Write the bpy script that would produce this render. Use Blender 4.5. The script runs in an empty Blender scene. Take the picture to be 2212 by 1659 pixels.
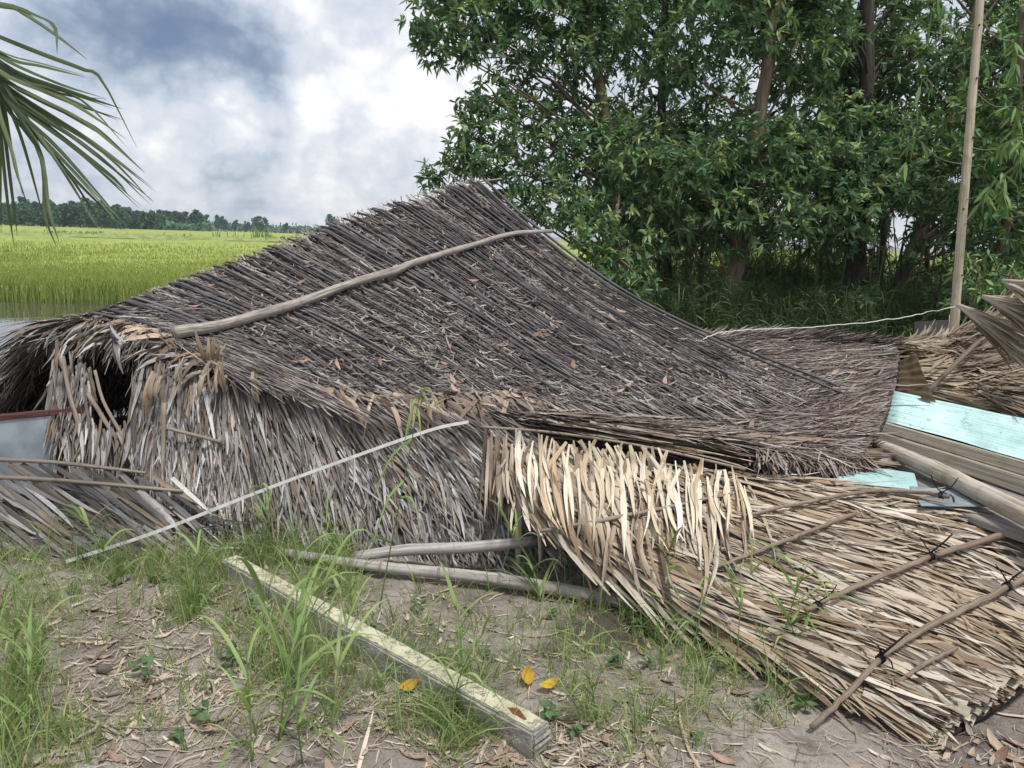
import bpy, bmesh, math
import numpy as np
from mathutils import Matrix, Vector
rng = np.random.default_rng(7)
D = bpy.data
SC = bpy.context.scene
COL = SC.collection
# ------------------------------------------------------------------ camera
F, PITCH, ROLL, H = 1650.0, math.radians(11.0), math.radians(1.8), 1.5
FW = np.array([0, math.cos(PITCH), -math.sin(PITCH)]); _rt = np.array([1.0, 0, 0]); _up = np.cross(_rt, FW)
CR = math.cos(ROLL)*_rt + math.sin(ROLL)*_up
CU = math.cos(ROLL)*_up - math.sin(ROLL)*_rt
C0 = np.array([0, 0, H])
cam = D.cameras.new('camera'); camo = D.objects.new('camera', cam); COL.objects.link(camo)
cam.sensor_width = 36; cam.sensor_fit = 'HORIZONTAL'; cam.lens = 36*F/2212; cam.clip_start = 0.05; cam.clip_end = 5000
camo.matrix_world = Matrix([[CR[i], CU[i], -FW[i], C0[i]] for i in range(3)] + [[0, 0, 0, 1]])
SC.camera = camo
def ray(u, v): return FW + CR*((u-1106)/F) + CU*((829.5-v)/F)
def PY(u, v, y):
    d = ray(u, v); return C0 + d*(y/d[1])
def PZ(u, v, z):
    d = ray(u, v); return C0 + d*((z-H)/d[2])
def proj(P):
    q = np.asarray(P) - C0; w = q @ FW
    return 1106 + F*(q @ CR)/w, 829.5 - F*(q @ CU)/w
# ------------------------------------------------------------------ sky, sun, exposure
SUN_EL, SUN_AZ = math.radians(68), math.radians(150)      # azimuth from +Y towards +X
W = D.worlds.new('World'); SC.world = W; W.use_nodes = True
def build_world():
    nt = W.node_tree; N = nt.nodes; L = nt.links; N.clear()
    out = N.new('ShaderNodeOutputWorld'); bg = N.new('ShaderNodeBackground'); bg.inputs[1].default_value = 0.08
    L.new(bg.outputs[0], out.inputs[0])
    sky = N.new('ShaderNodeTexSky'); sky.sky_type = 'NISHITA'; sky.sun_disc = False
    sky.sun_elevation = SUN_EL; sky.sun_rotation = SUN_AZ; sky.dust_density = 2.0; sky.ozone_density = 1.5
    tc = N.new('ShaderNodeTexCoord')
    def m(op, a, b=None, c=None):
        n = N.new('ShaderNodeMath'); n.operation = op
        for i, x in enumerate((a, b, c)):
            if x is None: continue
            if isinstance(x, (int, float)): n.inputs[i].default_value = x
            else: L.new(x, n.inputs[i])
        return n.outputs[0]
    def vm(op, a, b=None):
        n = N.new('ShaderNodeVectorMath'); n.operation = op
        for i, x in enumerate((a, b)):
            if x is None: continue
            if isinstance(x, (tuple, list)): n.inputs[i].default_value = x
            elif isinstance(x, (int, float)): n.inputs['Scale'].default_value = x
            else: L.new(x, n.inputs[i])
        return n
    d = tc.outputs['Generated']
    sep = N.new('ShaderNodeSeparateXYZ'); L.new(d, sep.inputs[0])
    zc = m('ADD', m('MAXIMUM', sep.outputs[2], 0.0), 0.16)
    cmb = N.new('ShaderNodeCombineXYZ'); L.new(m('DIVIDE', sep.outputs[0], zc), cmb.inputs[0]); L.new(m('DIVIDE', sep.outputs[1], zc), cmb.inputs[1])
    def noise(vec, sc, det, rough, dist=0.0, col=False, lac=2.0):
        n = N.new('ShaderNodeTexNoise'); n.inputs['Scale'].default_value = sc; n.inputs['Detail'].default_value = det
        n.inputs['Roughness'].default_value = rough; n.inputs['Distortion'].default_value = dist; n.inputs['Lacunarity'].default_value = lac
        L.new(vec, n.inputs['Vector']); return n.outputs[1 if col else 0]
    off = vm('ADD', cmb.outputs[0], (3.7, 1.3, 0.4)).outputs[0]
    n1 = noise(off, 1.15, 4, 0.5, 0.1)
    n2 = noise(vm('MULTIPLY', d, (1.0, 1.0, 1.25)).outputs[0], 9.0, 5, 0.5, 0.15)
    # warp the directions so that the cloud masses get billowed edges
    sq = vm('MULTIPLY', d, (1.0, 1.0, 1.0)).outputs[0]
    wcol = noise(sq, 7.0, 5, 0.6, 0.0, True)
    wv = vm('SCALE', vm('SUBTRACT', wcol, (0.5, 0.5, 0.5)).outputs[0], 0.085)
    dw = vm('ADD', d, wv.outputs[0]).outputs[0]
    dwn = vm('NORMALIZE', dw).outputs[0]
    base = m('ADD', 0.74, m('MULTIPLY', m('SUBTRACT', n1, 0.5), 0.55))
    bil = m('ABSOLUTE', m('SUBTRACT', n2, 0.5))
    n3 = noise(vm('MULTIPLY', d, (1.0, 1.0, 1.3)).outputs[0], 21.0, 4, 0.55, 0.1)
    base = m('ADD', base, m('MULTIPLY', m('SUBTRACT', bil, 0.09), 1.35))
    base = m('ADD', base, m('MULTIPLY', m('SUBTRACT', m('ABSOLUTE', m('SUBTRACT', n3, 0.5)), 0.08), 0.8))
    lobes = [(260, 60, 80, -.26), (380, 85, 80, -.32), (500, 110, 75, -.34), (600, 145, 50, -.26), (90, 50, 110, -.12),
             (450, 335, 50, -.26), (545, 378, 45, -.26), (620, 305, 40, -.2), (440, 225, 55, .22), (570, 232, 50, .22), (260, 480, 110, -.14), (830, 300, 60, -.14),
             (700, 225, 32, .30), (790, 215, 80, .14), (670, 190, 25, .2), (645, 25, 45, .30), (520, 10, 35, .22), (510, 290, 45, .24),
             (950, 190, 110, .22), (380, 395, 60, .18), (300, 235, 80, .14), (700, 420, 110, .10)]
    acc = base
    for u, v, sg, amp in lobes:
        r = ray(u, v); r = r/np.linalg.norm(r)
        dt = vm('DOT_PRODUCT', dwn, tuple(r)).outputs['Value']
        k = 1.0/(sg/F)**2
        e = m('POWER', math.e, m('MULTIPLY', m('SUBTRACT', dt, 1.0), k))
        acc = m('MULTIPLY_ADD', e, amp, acc)
    rp = N.new('ShaderNodeValToRGB'); L.new(acc, rp.inputs[0])
    e = rp.color_ramp.elements
    e[0].position = 0.0; e[0].color = (.16, .225, .36, 1); e[1].position = 1.0; e[1].color = (1.05, 1.04, 1.03, 1)
    for p, c in ((.22, (.25, .315, .43, 1)), (.42, (.43, .50, .61, 1)), (.60, (.63, .68, .77, 1)), (.76, (.77, .79, .85, 1)), (.88, (.92, .92, .94, 1))):
        x = e.new(p); x.color = c
    up = vm('SCALE', rp.outputs[0], 9.6).outputs[0]
    mix = N.new('ShaderNodeMix'); mix.data_type = 'RGBA'; mix.inputs[0].default_value = 0.86
    L.new(sky.outputs[0], mix.inputs[6]); L.new(up, mix.inputs[7])
    L.new(mix.outputs[2], bg.inputs[0])
build_world()
sun = D.lights.new('sun', 'SUN'); sun.energy = 2.5; sun.angle = math.radians(10); sun.color = (1, .965, .91)
suno = D.objects.new('sun', sun); COL.objects.link(suno)
sd = Vector((math.sin(SUN_AZ)*math.cos(SUN_EL), math.cos(SUN_AZ)*math.cos(SUN_EL), math.sin(SUN_EL)))
suno.rotation_euler = sd.to_track_quat('Z', 'Y').to_euler(); suno.location = (0, 0, 30)
vs = SC.view_settings; vs.view_transform = 'Standard'; vs.look = 'None'; vs.exposure = 0.55; vs.gamma = 1.0; vs.use_curve_mapping = False
SC.cycles.max_bounces = 5; SC.cycles.diffuse_bounces = 3; SC.cycles.transparent_max_bounces = 8
SC.cycles.use_denoising = True

# ------------------------------------------------------------------ mesh helpers
def mesh_np(name, V, faces, luv=None, smooth=True):
    me = D.meshes.new(name); V = np.asarray(V, dtype=np.float32).reshape(-1, 3)
    me.vertices.add(len(V)); me.vertices.foreach_set('co', V.ravel())
    faces = [np.asarray(f) for f in faces if len(f)]
    li = np.concatenate([f.ravel() for f in faces]).astype(np.int32)
    tot = np.concatenate([np.full(len(f), f.shape[1]) for f in faces]).astype(np.int32)
    st = np.concatenate([[0], np.cumsum(tot)[:-1]]).astype(np.int32)
    me.loops.add(len(li)); me.loops.foreach_set('vertex_index', li)
    me.polygons.add(len(tot)); me.polygons.foreach_set('loop_start', st)
    me.polygons.foreach_set('use_smooth', np.full(len(tot), bool(smooth)))
    if luv is not None:
        a = me.attributes.new('luv', 'FLOAT_VECTOR', 'POINT'); a.data.foreach_set('vector', np.asarray(luv, dtype=np.float32).ravel())
    me.update(calc_edges=True)
    return me
def put(name, me, mat=None, parent=None, kind=None, label=None, cat=None, group=None):
    o = D.objects.new(name, me); COL.objects.link(o)
    if mat is not None and me is not None and len(me.materials) == 0: me.materials.append(mat)
    if parent is not None: o.parent = parent
    return tag(o, label, cat, group, kind)
def tag(o, label=None, cat=None, group=None, kind=None):
    for k, v in (('label', label), ('category', cat), ('group', group), ('kind', kind)):
        if v: o[k] = v
    return o
def thing(name, label, cat, group=None, loc=None):
    o = D.objects.new(name, None); o.empty_display_size = .1; COL.objects.link(o)
    if loc is not None: o.location = [float(x) for x in loc]
    return tag(o, label, cat, group)
class MB:
    def __init__(s): s.V = []; s.F = {}; s.L = []; s.n = 0
    def add(s, V, faces, L=None):
        V = np.asarray(V).reshape(-1, 3)
        for f in faces:
            f = np.asarray(f)
            if len(f): s.F.setdefault(f.shape[1], []).append(f + s.n)
        s.V.append(V); s.L.append(np.zeros((len(V), 3)) if L is None else np.asarray(L).reshape(-1, 3)); s.n += len(V)
    def mesh(s, name, smooth=True, origin=None):
        V = np.concatenate(s.V)
        if origin is not None: V = V - np.asarray(origin)
        return mesh_np(name, V, [np.concatenate(f) for f in s.F.values()], np.concatenate(s.L), smooth)
def unit(a): return a/np.maximum(np.linalg.norm(a, axis=-1, keepdims=True), 1e-9)
def ribbon_arrays(P, S, Nn, w, prof, fold, tint):
    """P,S,Nn (N,K,3); w,fold,tint (N,); prof (K,) or (N,K) -> V (N,K,3cols,3), luv"""
    n, K = P.shape[:2]; prof = np.broadcast_to(prof, (n, K))
    hw = (w[:, None]*prof*.5)[..., None]
    Lf = P - S*hw; Rt = P + S*hw; M = P + Nn*(hw*fold[:, None, None])
    V = np.stack([Lf, M, Rt], axis=2)
    al = np.broadcast_to(np.linspace(0, 1, K)[None, :, None], (n, K, 3)); ac = np.broadcast_to(np.array([0, .5, 1.])[None, None], (n, K, 3))
    L = np.stack([al, ac, np.broadcast_to(tint[:, None, None], (n, K, 3))], axis=-1)
    return V, L
def ribbon_faces(n, K):
    k = np.arange(K-1); f = []
    for c in (0, 1): f.append(np.stack([k*3+c, k*3+c+1, (k+1)*3+c+1, (k+1)*3+c], 1))
    f = np.concatenate(f); return (f[None] + (np.arange(n)*K*3)[:, None, None]).reshape(-1, 4)
def tube_arrays(P, R, n=8, tint=0.5, flat=1.0, caps=True, rough=0.0):
    P = np.asarray(P, float); K = len(P); R = np.broadcast_to(np.asarray(R, float), (K,))
    T = unit(np.gradient(P, axis=0)); ref = np.array([0, 0, 1.]) if abs(T[:, 2]).mean() < .8 else np.array([1., 0, 0])
    A = unit(np.cross(T, ref)); B = np.cross(A, T)
    th = np.linspace(0, 2*np.pi, n, endpoint=False)
    rr = R[:, None]*(1 + (rng.normal(0, rough, (K, n)) if rough else 0))
    V = P[:, None] + A[:, None]*(np.cos(th)[None]*rr)[..., None] + B[:, None]*(np.sin(th)[None]*rr*flat)[..., None]
    seg = np.concatenate([[0], np.cumsum(np.linalg.norm(np.diff(P, axis=0), axis=1))])
    L = np.stack([np.broadcast_to(seg[:, None], (K, n)), np.broadcast_to(th[None]/(2*np.pi), (K, n)), np.full((K, n), tint)], -1)
    k = np.arange(K-1)[:, None]; j = np.arange(n)[None]; j2 = (j+1) % n
    Q = np.stack([k*n+j, k*n+j2, (k+1)*n+j2, (k+1)*n+j], -1).reshape(-1, 4)
    fs = [Q]
    if caps: fs.append(np.stack([np.arange(n)[::-1], (K-1)*n+np.arange(n)]))
    return V.reshape(-1, 3), fs, L.reshape(-1, 3)
def smooth_path(pts, K):
    pts = np.asarray(pts, float); m = len(pts); x = np.linspace(0, m-1, K); i = np.clip(x.astype(int), 0, m-2); f = (x-i)[:, None]
    p = np.vstack([2*pts[0]-pts[1], pts, 2*pts[-1]-pts[-2]])
    a, b, c, d = p[i], p[i+1], p[i+2], p[i+3]
    return .5*((2*b) + (-a+c)*f + (2*a-5*b+4*c-d)*f*f + (-a+3*b-3*c+d)*f**3)
def tube_obj(name, pts, R, mat, K=None, n=8, parent=None, rough=0.03, wob=0.0, flat=1.0, **kw):
    P = smooth_path(pts, K or max(2, 6*(len(pts)-1)))
    if wob: P[1:-1] += rng.normal(0, wob, (len(P)-2, 3))
    R = np.interp(np.linspace(0, 1, len(P)), np.linspace(0, 1, np.size(R)), np.atleast_1d(R))
    V, f, L = tube_arrays(P, R, n, rng.random(), flat, True, rough)
    mb = MB(); mb.add(V, f, L); return put(name, mb.mesh(name), mat, parent, **kw)
def hash2(i, j, s): 
    h = np.sin(i*127.1 + j*311.7 + s*74.7)*43758.5453; return h - np.floor(h)
def vnoise(x, y, s=0):
    i, j = np.floor(x), np.floor(y); f, g = x-i, y-j; f = f*f*(3-2*f); g = g*g*(3-2*g)
    return (hash2(i, j, s)*(1-f)+hash2(i+1, j, s)*f)*(1-g) + (hash2(i, j+1, s)*(1-f)+hash2(i+1, j+1, s)*f)*g
def fbm(x, y, o=4, s=0):
    r = 0; a = .5; x = np.asarray(x, float); y = np.asarray(y, float)
    for k in range(o): r = r + a*(vnoise(x, y, s+k)-.5); x = x*2.03+7.1; y = y*2.03+3.3; a *= .5
    return r
class Surf:
    """smooth sheet through a grid of control points G[s][t]"""
    def __init__(s, G, ref=None): s.G = np.asarray(G, float); s.ns, s.nt = s.G.shape[:2]; s.ref = ref
    @staticmethod
    def _w(x, n):
        q = np.clip(x, 0, 1)*(n-1); i = np.clip(np.floor(q).astype(int), 0, n-2); f = q-i
        w = np.stack([-f+2*f*f-f**3, 2-5*f*f+3*f**3, f+4*f*f-3*f**3, -f*f+f**3], -1)*.5
        return i, w
    def _e(s, a, b):
        G = s.G; G = np.concatenate([2*G[:1]-G[1:2], G, 2*G[-1:]-G[-2:-1]], 0); G = np.concatenate([2*G[:, :1]-G[:, 1:2], G, 2*G[:, -1:]-G[:, -2:-1]], 1)
        i, wi = s._w(a, s.ns); j, wj = s._w(b, s.nt); P = 0
        for p in range(4):
            for q in range(4): P = P + (wi[..., p]*wj[..., q])[..., None]*G[i+p, j+q]
        return P
    def P(s, a, b):
        a = np.asarray(a, float); b = np.asarray(b, float); a, b = np.broadcast_arrays(a, b)
        P = s._e(a, b); ac, bc = np.clip(a, 0, 1), np.clip(b, 0, 1)
        if np.any(ac != a) or np.any(bc != b):
            Ps, Pt = s.D(ac, bc); P = P + Ps*(a-ac)[..., None] + Pt*(b-bc)[..., None]
        return P
    def D(s, a, b):
        h = 1e-3; a = np.clip(a, h, 1-h); b = np.clip(b, h, 1-h)
        return (s._e(a+h, b)-s._e(a-h, b))/(2*h), (s._e(a, b+h)-s._e(a, b-h))/(2*h)
    def N(s, a, b):
        Ps, Pt = s.D(a, b); n = unit(np.cross(Ps, Pt)); v = C0 - s._e(np.clip(a, 0, 1), np.clip(b, 0, 1))
        if s.ref is not None: v = np.broadcast_to(np.asarray(s.ref, float), n.shape)
        sg = np.sign(np.sum(n*v, -1, keepdims=True)); sg0 = np.sign(np.median(sg)) if np.size(sg) > 3 else sg
        return n*sg0
    def find(s, u, v):
        if not hasattr(s, '_c'):
            a, b = np.meshgrid(np.linspace(0, 1, 161), np.linspace(0, 1, 121), indexing='ij'); p = s.P(a, b); s._c = (a, b, *proj(p))
        a, b, x, y = s._c; k = np.argmin((x-u)**2+(y-v)**2); return a.flat[k], b.flat[k]
    def sheet(s, name, ns, nt, off, thick, mat, parent, bump=0.01, kind=None):
        a, b = np.meshgrid(np.linspace(0, 1, ns), np.linspace(0, 1, nt), indexing='ij')
        P, n = s.P(a, b), s.N(a, b); bu = fbm(a*17, b*13, 4, 3)[..., None]*bump
        top = P + n*(off+bu); bot = P + n*(off-thick)
        V = np.concatenate([top.reshape(-1, 3), bot.reshape(-1, 3)]); k = ns*nt
        i, j = np.meshgrid(np.arange(ns-1), np.arange(nt-1), indexing='ij'); q = np.stack([i*nt+j, (i+1)*nt+j, (i+1)*nt+j+1, i*nt+j+1], -1).reshape(-1, 4)
        ring = np.concatenate([np.arange(nt), np.arange(1, ns)*nt+nt-1, (ns-1)*nt+np.arange(nt-2, -1, -1), np.arange(ns-2, 0, -1)*nt])
        r2 = np.roll(ring, -1); sd = np.stack([ring, r2, r2+k, ring+k], -1)
        L = np.tile(np.stack([a.ravel(), b.ravel(), np.full(k, .3)], -1), (2, 1))
        return put(name, mesh_np(name, V, [q, q[:, ::-1]+k, sd], L), mat, parent, kind)
LANCE = np.array([.55, .9, 1, .85, .5, .06]); SHRED = np.array([.8, 1, .95, .9, .7, .2]); BLADE = np.array([.8, 1, .9, .7, .42, .04])
def strands(S, a, b, da, db, length, width, lift=0.01, tip=0.03, K=6, roll=.25, fold=.25, prof=SHRED, tint=None, bend=0.0, curl=0.0, bmax=None, amax=None):
    """leaf strips that run over sheet S from (a,b) in parameter direction (da,db)"""
    n = len(a); one = np.ones(n); length, width, lift, tip, roll, fold = [np.asarray(x)*one for x in (length, width, lift, tip, roll, fold)]
    Ps, Pt = S.D(np.clip(a, 0, 1), np.clip(b, 0, 1)); sp = np.linalg.norm(Ps*np.reshape(da*one, (-1, 1)) + Pt*np.reshape(db*one, (-1, 1)), axis=-1)
    k = np.linspace(0, 1, K)[None]; q = (length/np.maximum(sp, 1e-4))[:, None]*k
    if bmax is not None: q = q*np.clip((bmax-b)/np.maximum((db*one)*q[:, -1], 1e-6), .05, 1)[:, None]
    if amax is not None: q = q*np.clip((amax-a)/np.maximum((da*one)*q[:, -1], 1e-6), .05, 1)[:, None]
    bn = (np.asarray(bend)*one)[:, None]*(k**2)*q
    A = a[:, None] + (da*one)[:, None]*q - (db*one)[:, None]*bn; B = b[:, None] + (db*one)[:, None]*q + (da*one)[:, None]*bn
    Nn = S.N(A, B); P = S.P(A, B) + Nn*(lift[:, None] + tip[:, None]*k**2 + rng.normal(0, .0025, (n, K)))[..., None]
    P[..., 2] -= (np.asarray(curl)*one)[:, None]*k**3
    T = unit(np.gradient(P, axis=1)); Sd = unit(np.cross(T, Nn)); th = (rng.normal(0, 1, n)*roll)[:, None, None] + (rng.normal(0, .35, n)[:, None]*k)[..., None]
    S2 = Sd*np.cos(th) + Nn*np.sin(th); N2 = Nn*np.cos(th) - Sd*np.sin(th)
    if tint is None: tint = rng.random(n)
    return ribbon_arrays(P, S2, N2, width, prof, fold*rng.choice([-1, 1], n), tint)
def stuff_mesh(name, VL, mat, parent=None, **kw):
    """uncountable strips in one mesh: two columns per strip keep it light"""
    VL = [(v[:, :, ::2], l[:, :, ::2]) for v, l in VL]; V = np.concatenate([v.reshape(-1, 3) for v, l in VL]); L = np.concatenate([l.reshape(-1, 3) for v, l in VL]); f = []; o = 0
    for v, l in VL:
        n, K = v.shape[:2]; k = np.arange(K-1); q = np.stack([k*2, k*2+1, k*2+3, k*2+2], 1); f.append((q[None]+(np.arange(n)*K*2)[:, None, None]).reshape(-1, 4)+o); o += n*K*2
    return put(name, mesh_np(name, V, [np.concatenate(f)], L), mat, parent, kind='stuff', **kw)
def leaf_parts(name, VL, mat, parent):
    V, L = VL; f = ribbon_faces(1, V.shape[1])
    for v, l in zip(V, L):
        o = v.reshape(-1, 3).mean(0) ; me = mesh_np(name, v.reshape(-1, 3)-o, [f], l.reshape(-1, 3))
        ob = put(name, me, mat, parent); ob.location = o - (np.array(parent.location) if parent is not None else 0)
def U(a, b, n): return rng.uniform(a, b, n)

# ------------------------------------------------------------------ materials
def srgb(h):
    h = h.lstrip('#'); c = [int(h[i:i+2], 16)/255 for i in (0, 2, 4)]
    return tuple(x/12.92 if x <= .04045 else ((x+.055)/1.055)**2.4 for x in c) + (1,)
def newmat(name):
    m = D.materials.new(name); m.use_nodes = True; nt = m.node_tree; b = nt.nodes['Principled BSDF']
    return m, nt, nt.nodes, nt.links, b
def nd(N, L, typ, **ins):
    n = N.new('ShaderNode'+typ)
    for k, v in ins.items():
        s = n.inputs[int(k[1:])] if k[0] == 'i' and k[1:].isdigit() else n.inputs[k]
        if hasattr(v, 'links') or isinstance(v, bpy.types.NodeSocket): L.new(v, s)
        else: s.default_value = v
    return n
def ramp(N, L, fac, stops, interp='LINEAR'):
    r = N.new('ShaderNodeValToRGB'); e = r.color_ramp.elements; r.color_ramp.interpolation = interp
    e[0].position, e[0].color = stops[0]; e[1].position, e[1].color = stops[-1]
    for p, c in stops[1:-1]: x = e.new(p); x.color = c
    if fac is not None: L.new(fac, r.inputs[0])
    return r.outputs[0]
def mixc(N, L, fac, a, b, mode='MIX'):
    n = N.new('ShaderNodeMix'); n.data_type = 'RGBA'; n.blend_type = mode
    for i, v in ((0, fac), (6, a), (7, b)):
        if isinstance(v, bpy.types.NodeSocket): L.new(v, n.inputs[i])
        else: n.inputs[i].default_value = v
    return n.outputs[2]
def leafmat(name, cols, streak=.5, blotch=None, blotch_amt=.5, speck=.0, rough=.75, trans=0.0, streak_scale=9.0, tipcol=None, bscale=3.0):
    m, nt, N, L, b = newmat(name)
    at = N.new('ShaderNodeAttribute'); at.attribute_name = 'luv'
    sp = nd(N, L, 'SeparateXYZ', i0=at.outputs['Vector'])
    n = len(cols); col = ramp(N, L, sp.outputs[2], [(i/(n-1), srgb(c)) for i, c in enumerate(cols)])
    vm = N.new('ShaderNodeVectorMath'); vm.operation = 'MULTIPLY'; L.new(at.outputs['Vector'], vm.inputs[0]); vm.inputs[1].default_value = (1.3, streak_scale, 61.0)
    s1 = nd(N, L, 'TexNoise', Vector=vm.outputs[0], Scale=1.0, Detail=3.0, Roughness=.6)
    k = ramp(N, L, s1.outputs[0], [(.25, (1-streak,)*3+(1,)), (.5, (1, 1, 1, 1)), (.78, (1+streak*.55,)*3+(1,))])
    col = mixc(N, L, 1.0, col, k, 'MULTIPLY')
    geo = N.new('ShaderNodeNewGeometry')
    if blotch:
        s2 = nd(N, L, 'TexNoise', Vector=geo.outputs['Position'], Scale=bscale, Detail=4.0, Roughness=.6)
        f = ramp(N, L, s2.outputs[0], [(.42, (0, 0, 0, 1)), (.68, (blotch_amt,)*3+(1,))])
        col = mixc(N, L, f, col, srgb(blotch))
    if tipcol:
        f = ramp(N, L, sp.outputs[0], [(.55, (0, 0, 0, 1)), (1, (.7, .7, .7, 1))]); col = mixc(N, L, f, col, srgb(tipcol))
    if speck:
        s3 = nd(N, L, 'TexNoise', Vector=geo.outputs['Position'], Scale=95.0, Detail=2.0, Roughness=.5)
        f = ramp(N, L, s3.outputs[0], [(.62, (0, 0, 0, 1)), (.68, (speck,)*3+(1,))]); col = mixc(N, L, f, col, srgb('#2c2724'))
    L.new(col, b.inputs['Base Color']); b.inputs['Roughness'].default_value = rough; b.inputs['Specular IOR Level'].default_value = .3
    bp = nd(N, L, 'Bump', Strength=.35, Distance=.003, Height=s1.outputs[0]); L.new(bp.outputs[0], b.inputs['Normal'])
    if trans:
        tr = nd(N, L, 'BsdfTranslucent', Color=mixc(N, L, 1.0, col, (1.15, 1.15, .65, 1), 'MULTIPLY')); ms = nd(N, L, 'MixShader', i0=trans, i1=b.outputs[0], i2=tr.outputs[0])
        L.new(ms.outputs[0], N['Material Output'].inputs[0])
    return m
def woodmat(name, c1, c2, c3, scale=6.0, rough=.8, moss=None, rings=0.0, across=2.0):
    m, nt, N, L, b = newmat(name)
    at = N.new('ShaderNodeAttribute'); at.attribute_name = 'luv'; geo = N.new('ShaderNodeNewGeometry')
    vm = N.new('ShaderNodeVectorMath'); vm.operation = 'MULTIPLY'; L.new(at.outputs['Vector'], vm.inputs[0]); vm.inputs[1].default_value = (scale*.35, scale*across, 37)
    s = nd(N, L, 'TexNoise', Vector=vm.outputs[0], Scale=1.0, Detail=5.0, Roughness=.65)
    col = ramp(N, L, s.outputs[0], [(.3, srgb(c1)), (.5, srgb(c2)), (.72, srgb(c3))])
    s2 = nd(N, L, 'TexNoise', Vector=geo.outputs['Position'], Scale=14.0, Detail=4.0, Roughness=.6)
    col = mixc(N, L, ramp(N, L, s2.outputs[0], [(.52, (0, 0, 0, 1)), (.72, (.65, .65, .65, 1))]), col, srgb(moss or c1))
    L.new(col, b.inputs['Base Color']); b.inputs['Roughness'].default_value = rough; b.inputs['Specular IOR Level'].default_value = .25
    bp = nd(N, L, 'Bump', Strength=.6, Distance=.004, Height=s.outputs[0]); L.new(bp.outputs[0], b.inputs['Normal'])
    return m
def plain(name, c, rough=.7, var=.2, scale=20.0, metal=0.0, c2=None, bump=.3, spec=.3):
    m, nt, N, L, b = newmat(name); geo = N.new('ShaderNodeNewGeometry')
    s = nd(N, L, 'TexNoise', Vector=geo.outputs['Position'], Scale=scale, Detail=6.0, Roughness=.65)
    a = np.array(srgb(c)); lo = tuple(a[:3]*(1-var))+(1,); hi = tuple(np.minimum(a[:3]*(1+var), .95))+(1,)
    col = ramp(N, L, s.outputs[0], [(.3, lo), (.7, hi if c2 is None else srgb(c2))])
    L.new(col, b.inputs['Base Color']); b.inputs['Roughness'].default_value = rough; b.inputs['Metallic'].default_value = metal; b.inputs['Specular IOR Level'].default_value = spec
    bp = nd(N, L, 'Bump', Strength=bump, Distance=.004, Height=s.outputs[0]); L.new(bp.outputs[0], b.inputs['Normal'])
    return m
M = {}
M['roof'] = leafmat('grey_thatch', ['#363130', '#6b6461', '#8e8782', '#aea7a1', '#786455', '#4a4443', '#b9b2ac', '#5d5048'], .62, '#474243', .5, .3)
M['rib'] = leafmat('palm_rib', ['#262426', '#3c393a', '#575355', '#312e30', '#474344', '#6d696a'], .65, '#7c7879', .5, .35, streak_scale=6, bscale=7)
M['lower'] = leafmat('brown_grey_thatch', ['#372f2c', '#675b55', '#85796f', '#a39a92', '#6f5a4a', '#463d39', '#b3aba4', '#7d6b5e'], .65, '#51474a', .5, .3)
M['eave'] = leafmat('tan_eave_leaf', ['#5c4e44', '#98846f', '#b8a892', '#7f6f60', '#a99a88', '#6d6056', '#8d7458'], .55, '#6a5e55', .5, .25)
M['wall'] = leafmat('silver_wall_leaf', ['#353231', '#7a7674', '#9e9b98', '#c8c6c3', '#7c6a55', '#585452', '#93908d', '#8b7863', '#3f3b39', '#b5b2af', '#706c69'], .7, '#54504d', .5, .45)
M['fresh'] = leafmat('cream_panel_leaf', ['#4d3f35', '#8f7b66', '#b5a792', '#d3ccc0', '#a38f76', '#6b5643', '#c9c0b2', '#9b9284', '#63584d', '#bcb3a4', '#857668'], .6, '#9a8468', .5, .25)
M['curtain'] = leafmat('cream_leaf', ['#bfae92', '#d8d0be', '#cdc0a6', '#dcd7cb', '#a98f6e', '#cfc5b1', '#b5a892'], .55, '#cdb897', .4, .12)
M['dull'] = leafmat('tan_grey_leaf', ['#5f5040', '#9a8970', '#b5a68e', '#c6bcab', '#83705a', '#a3937c', '#6f5d4a'], .55, '#7d6d58', .45, .25)
M['inner'] = plain('thatch_underside', '#2e2723', .95, .4, 14)  # near-black base paints in the shade of gaps between wall and panel leaves
M['shade_bed'] = plain('thatch_bed', '#2e2925', .95, .45, 25)  # shade between the roof strips is put into this dark base colour
M['pole'] = woodmat('weathered_pole', '#4f4843', '#928a82', '#c0b8af', 13, .9, moss='#6c6259', across=1.4)
M['log'] = woodmat('pale_log', '#75695c', '#a99e90', '#c6bdb0', 9, .85, moss='#86796b')
M['bamboo'] = woodmat('grey_bamboo', '#77716e', '#a39d99', '#bdb8b4', 5, .55)
M['batten'] = woodmat('batten', '#5f5146', '#827264', '#a09284', 12, .8)
M['lath'] = woodmat('lath', '#6a5e54', '#8f8376', '#a99e92', 12, .8)
M['dark_stick'] = woodmat('dark_stick', '#4f463f', '#6b6057', '#877a6d', 12, .85)
M['plank'] = woodmat('grey_plank', '#5e5a56', '#7f7a75', '#9b958f', 3, .85, across=16)
M['beam'] = woodmat('mossy_beam', '#6b655a', '#958d80', '#b5ad9f', 5, .85, moss='#77765f', across=14)
M['black'] = plain('black_strip', '#1d1d20', .6, .3)
M['strip'] = plain('pale_metal_strip', '#b7b5b3', .6, .2, 30, spec=.3)
M['wire'] = plain('white_wire', '#d5d5d0', .5, .1)
M['red'] = plain('red_brown_paint', '#5c3a38', .6, .3, 15)

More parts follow.
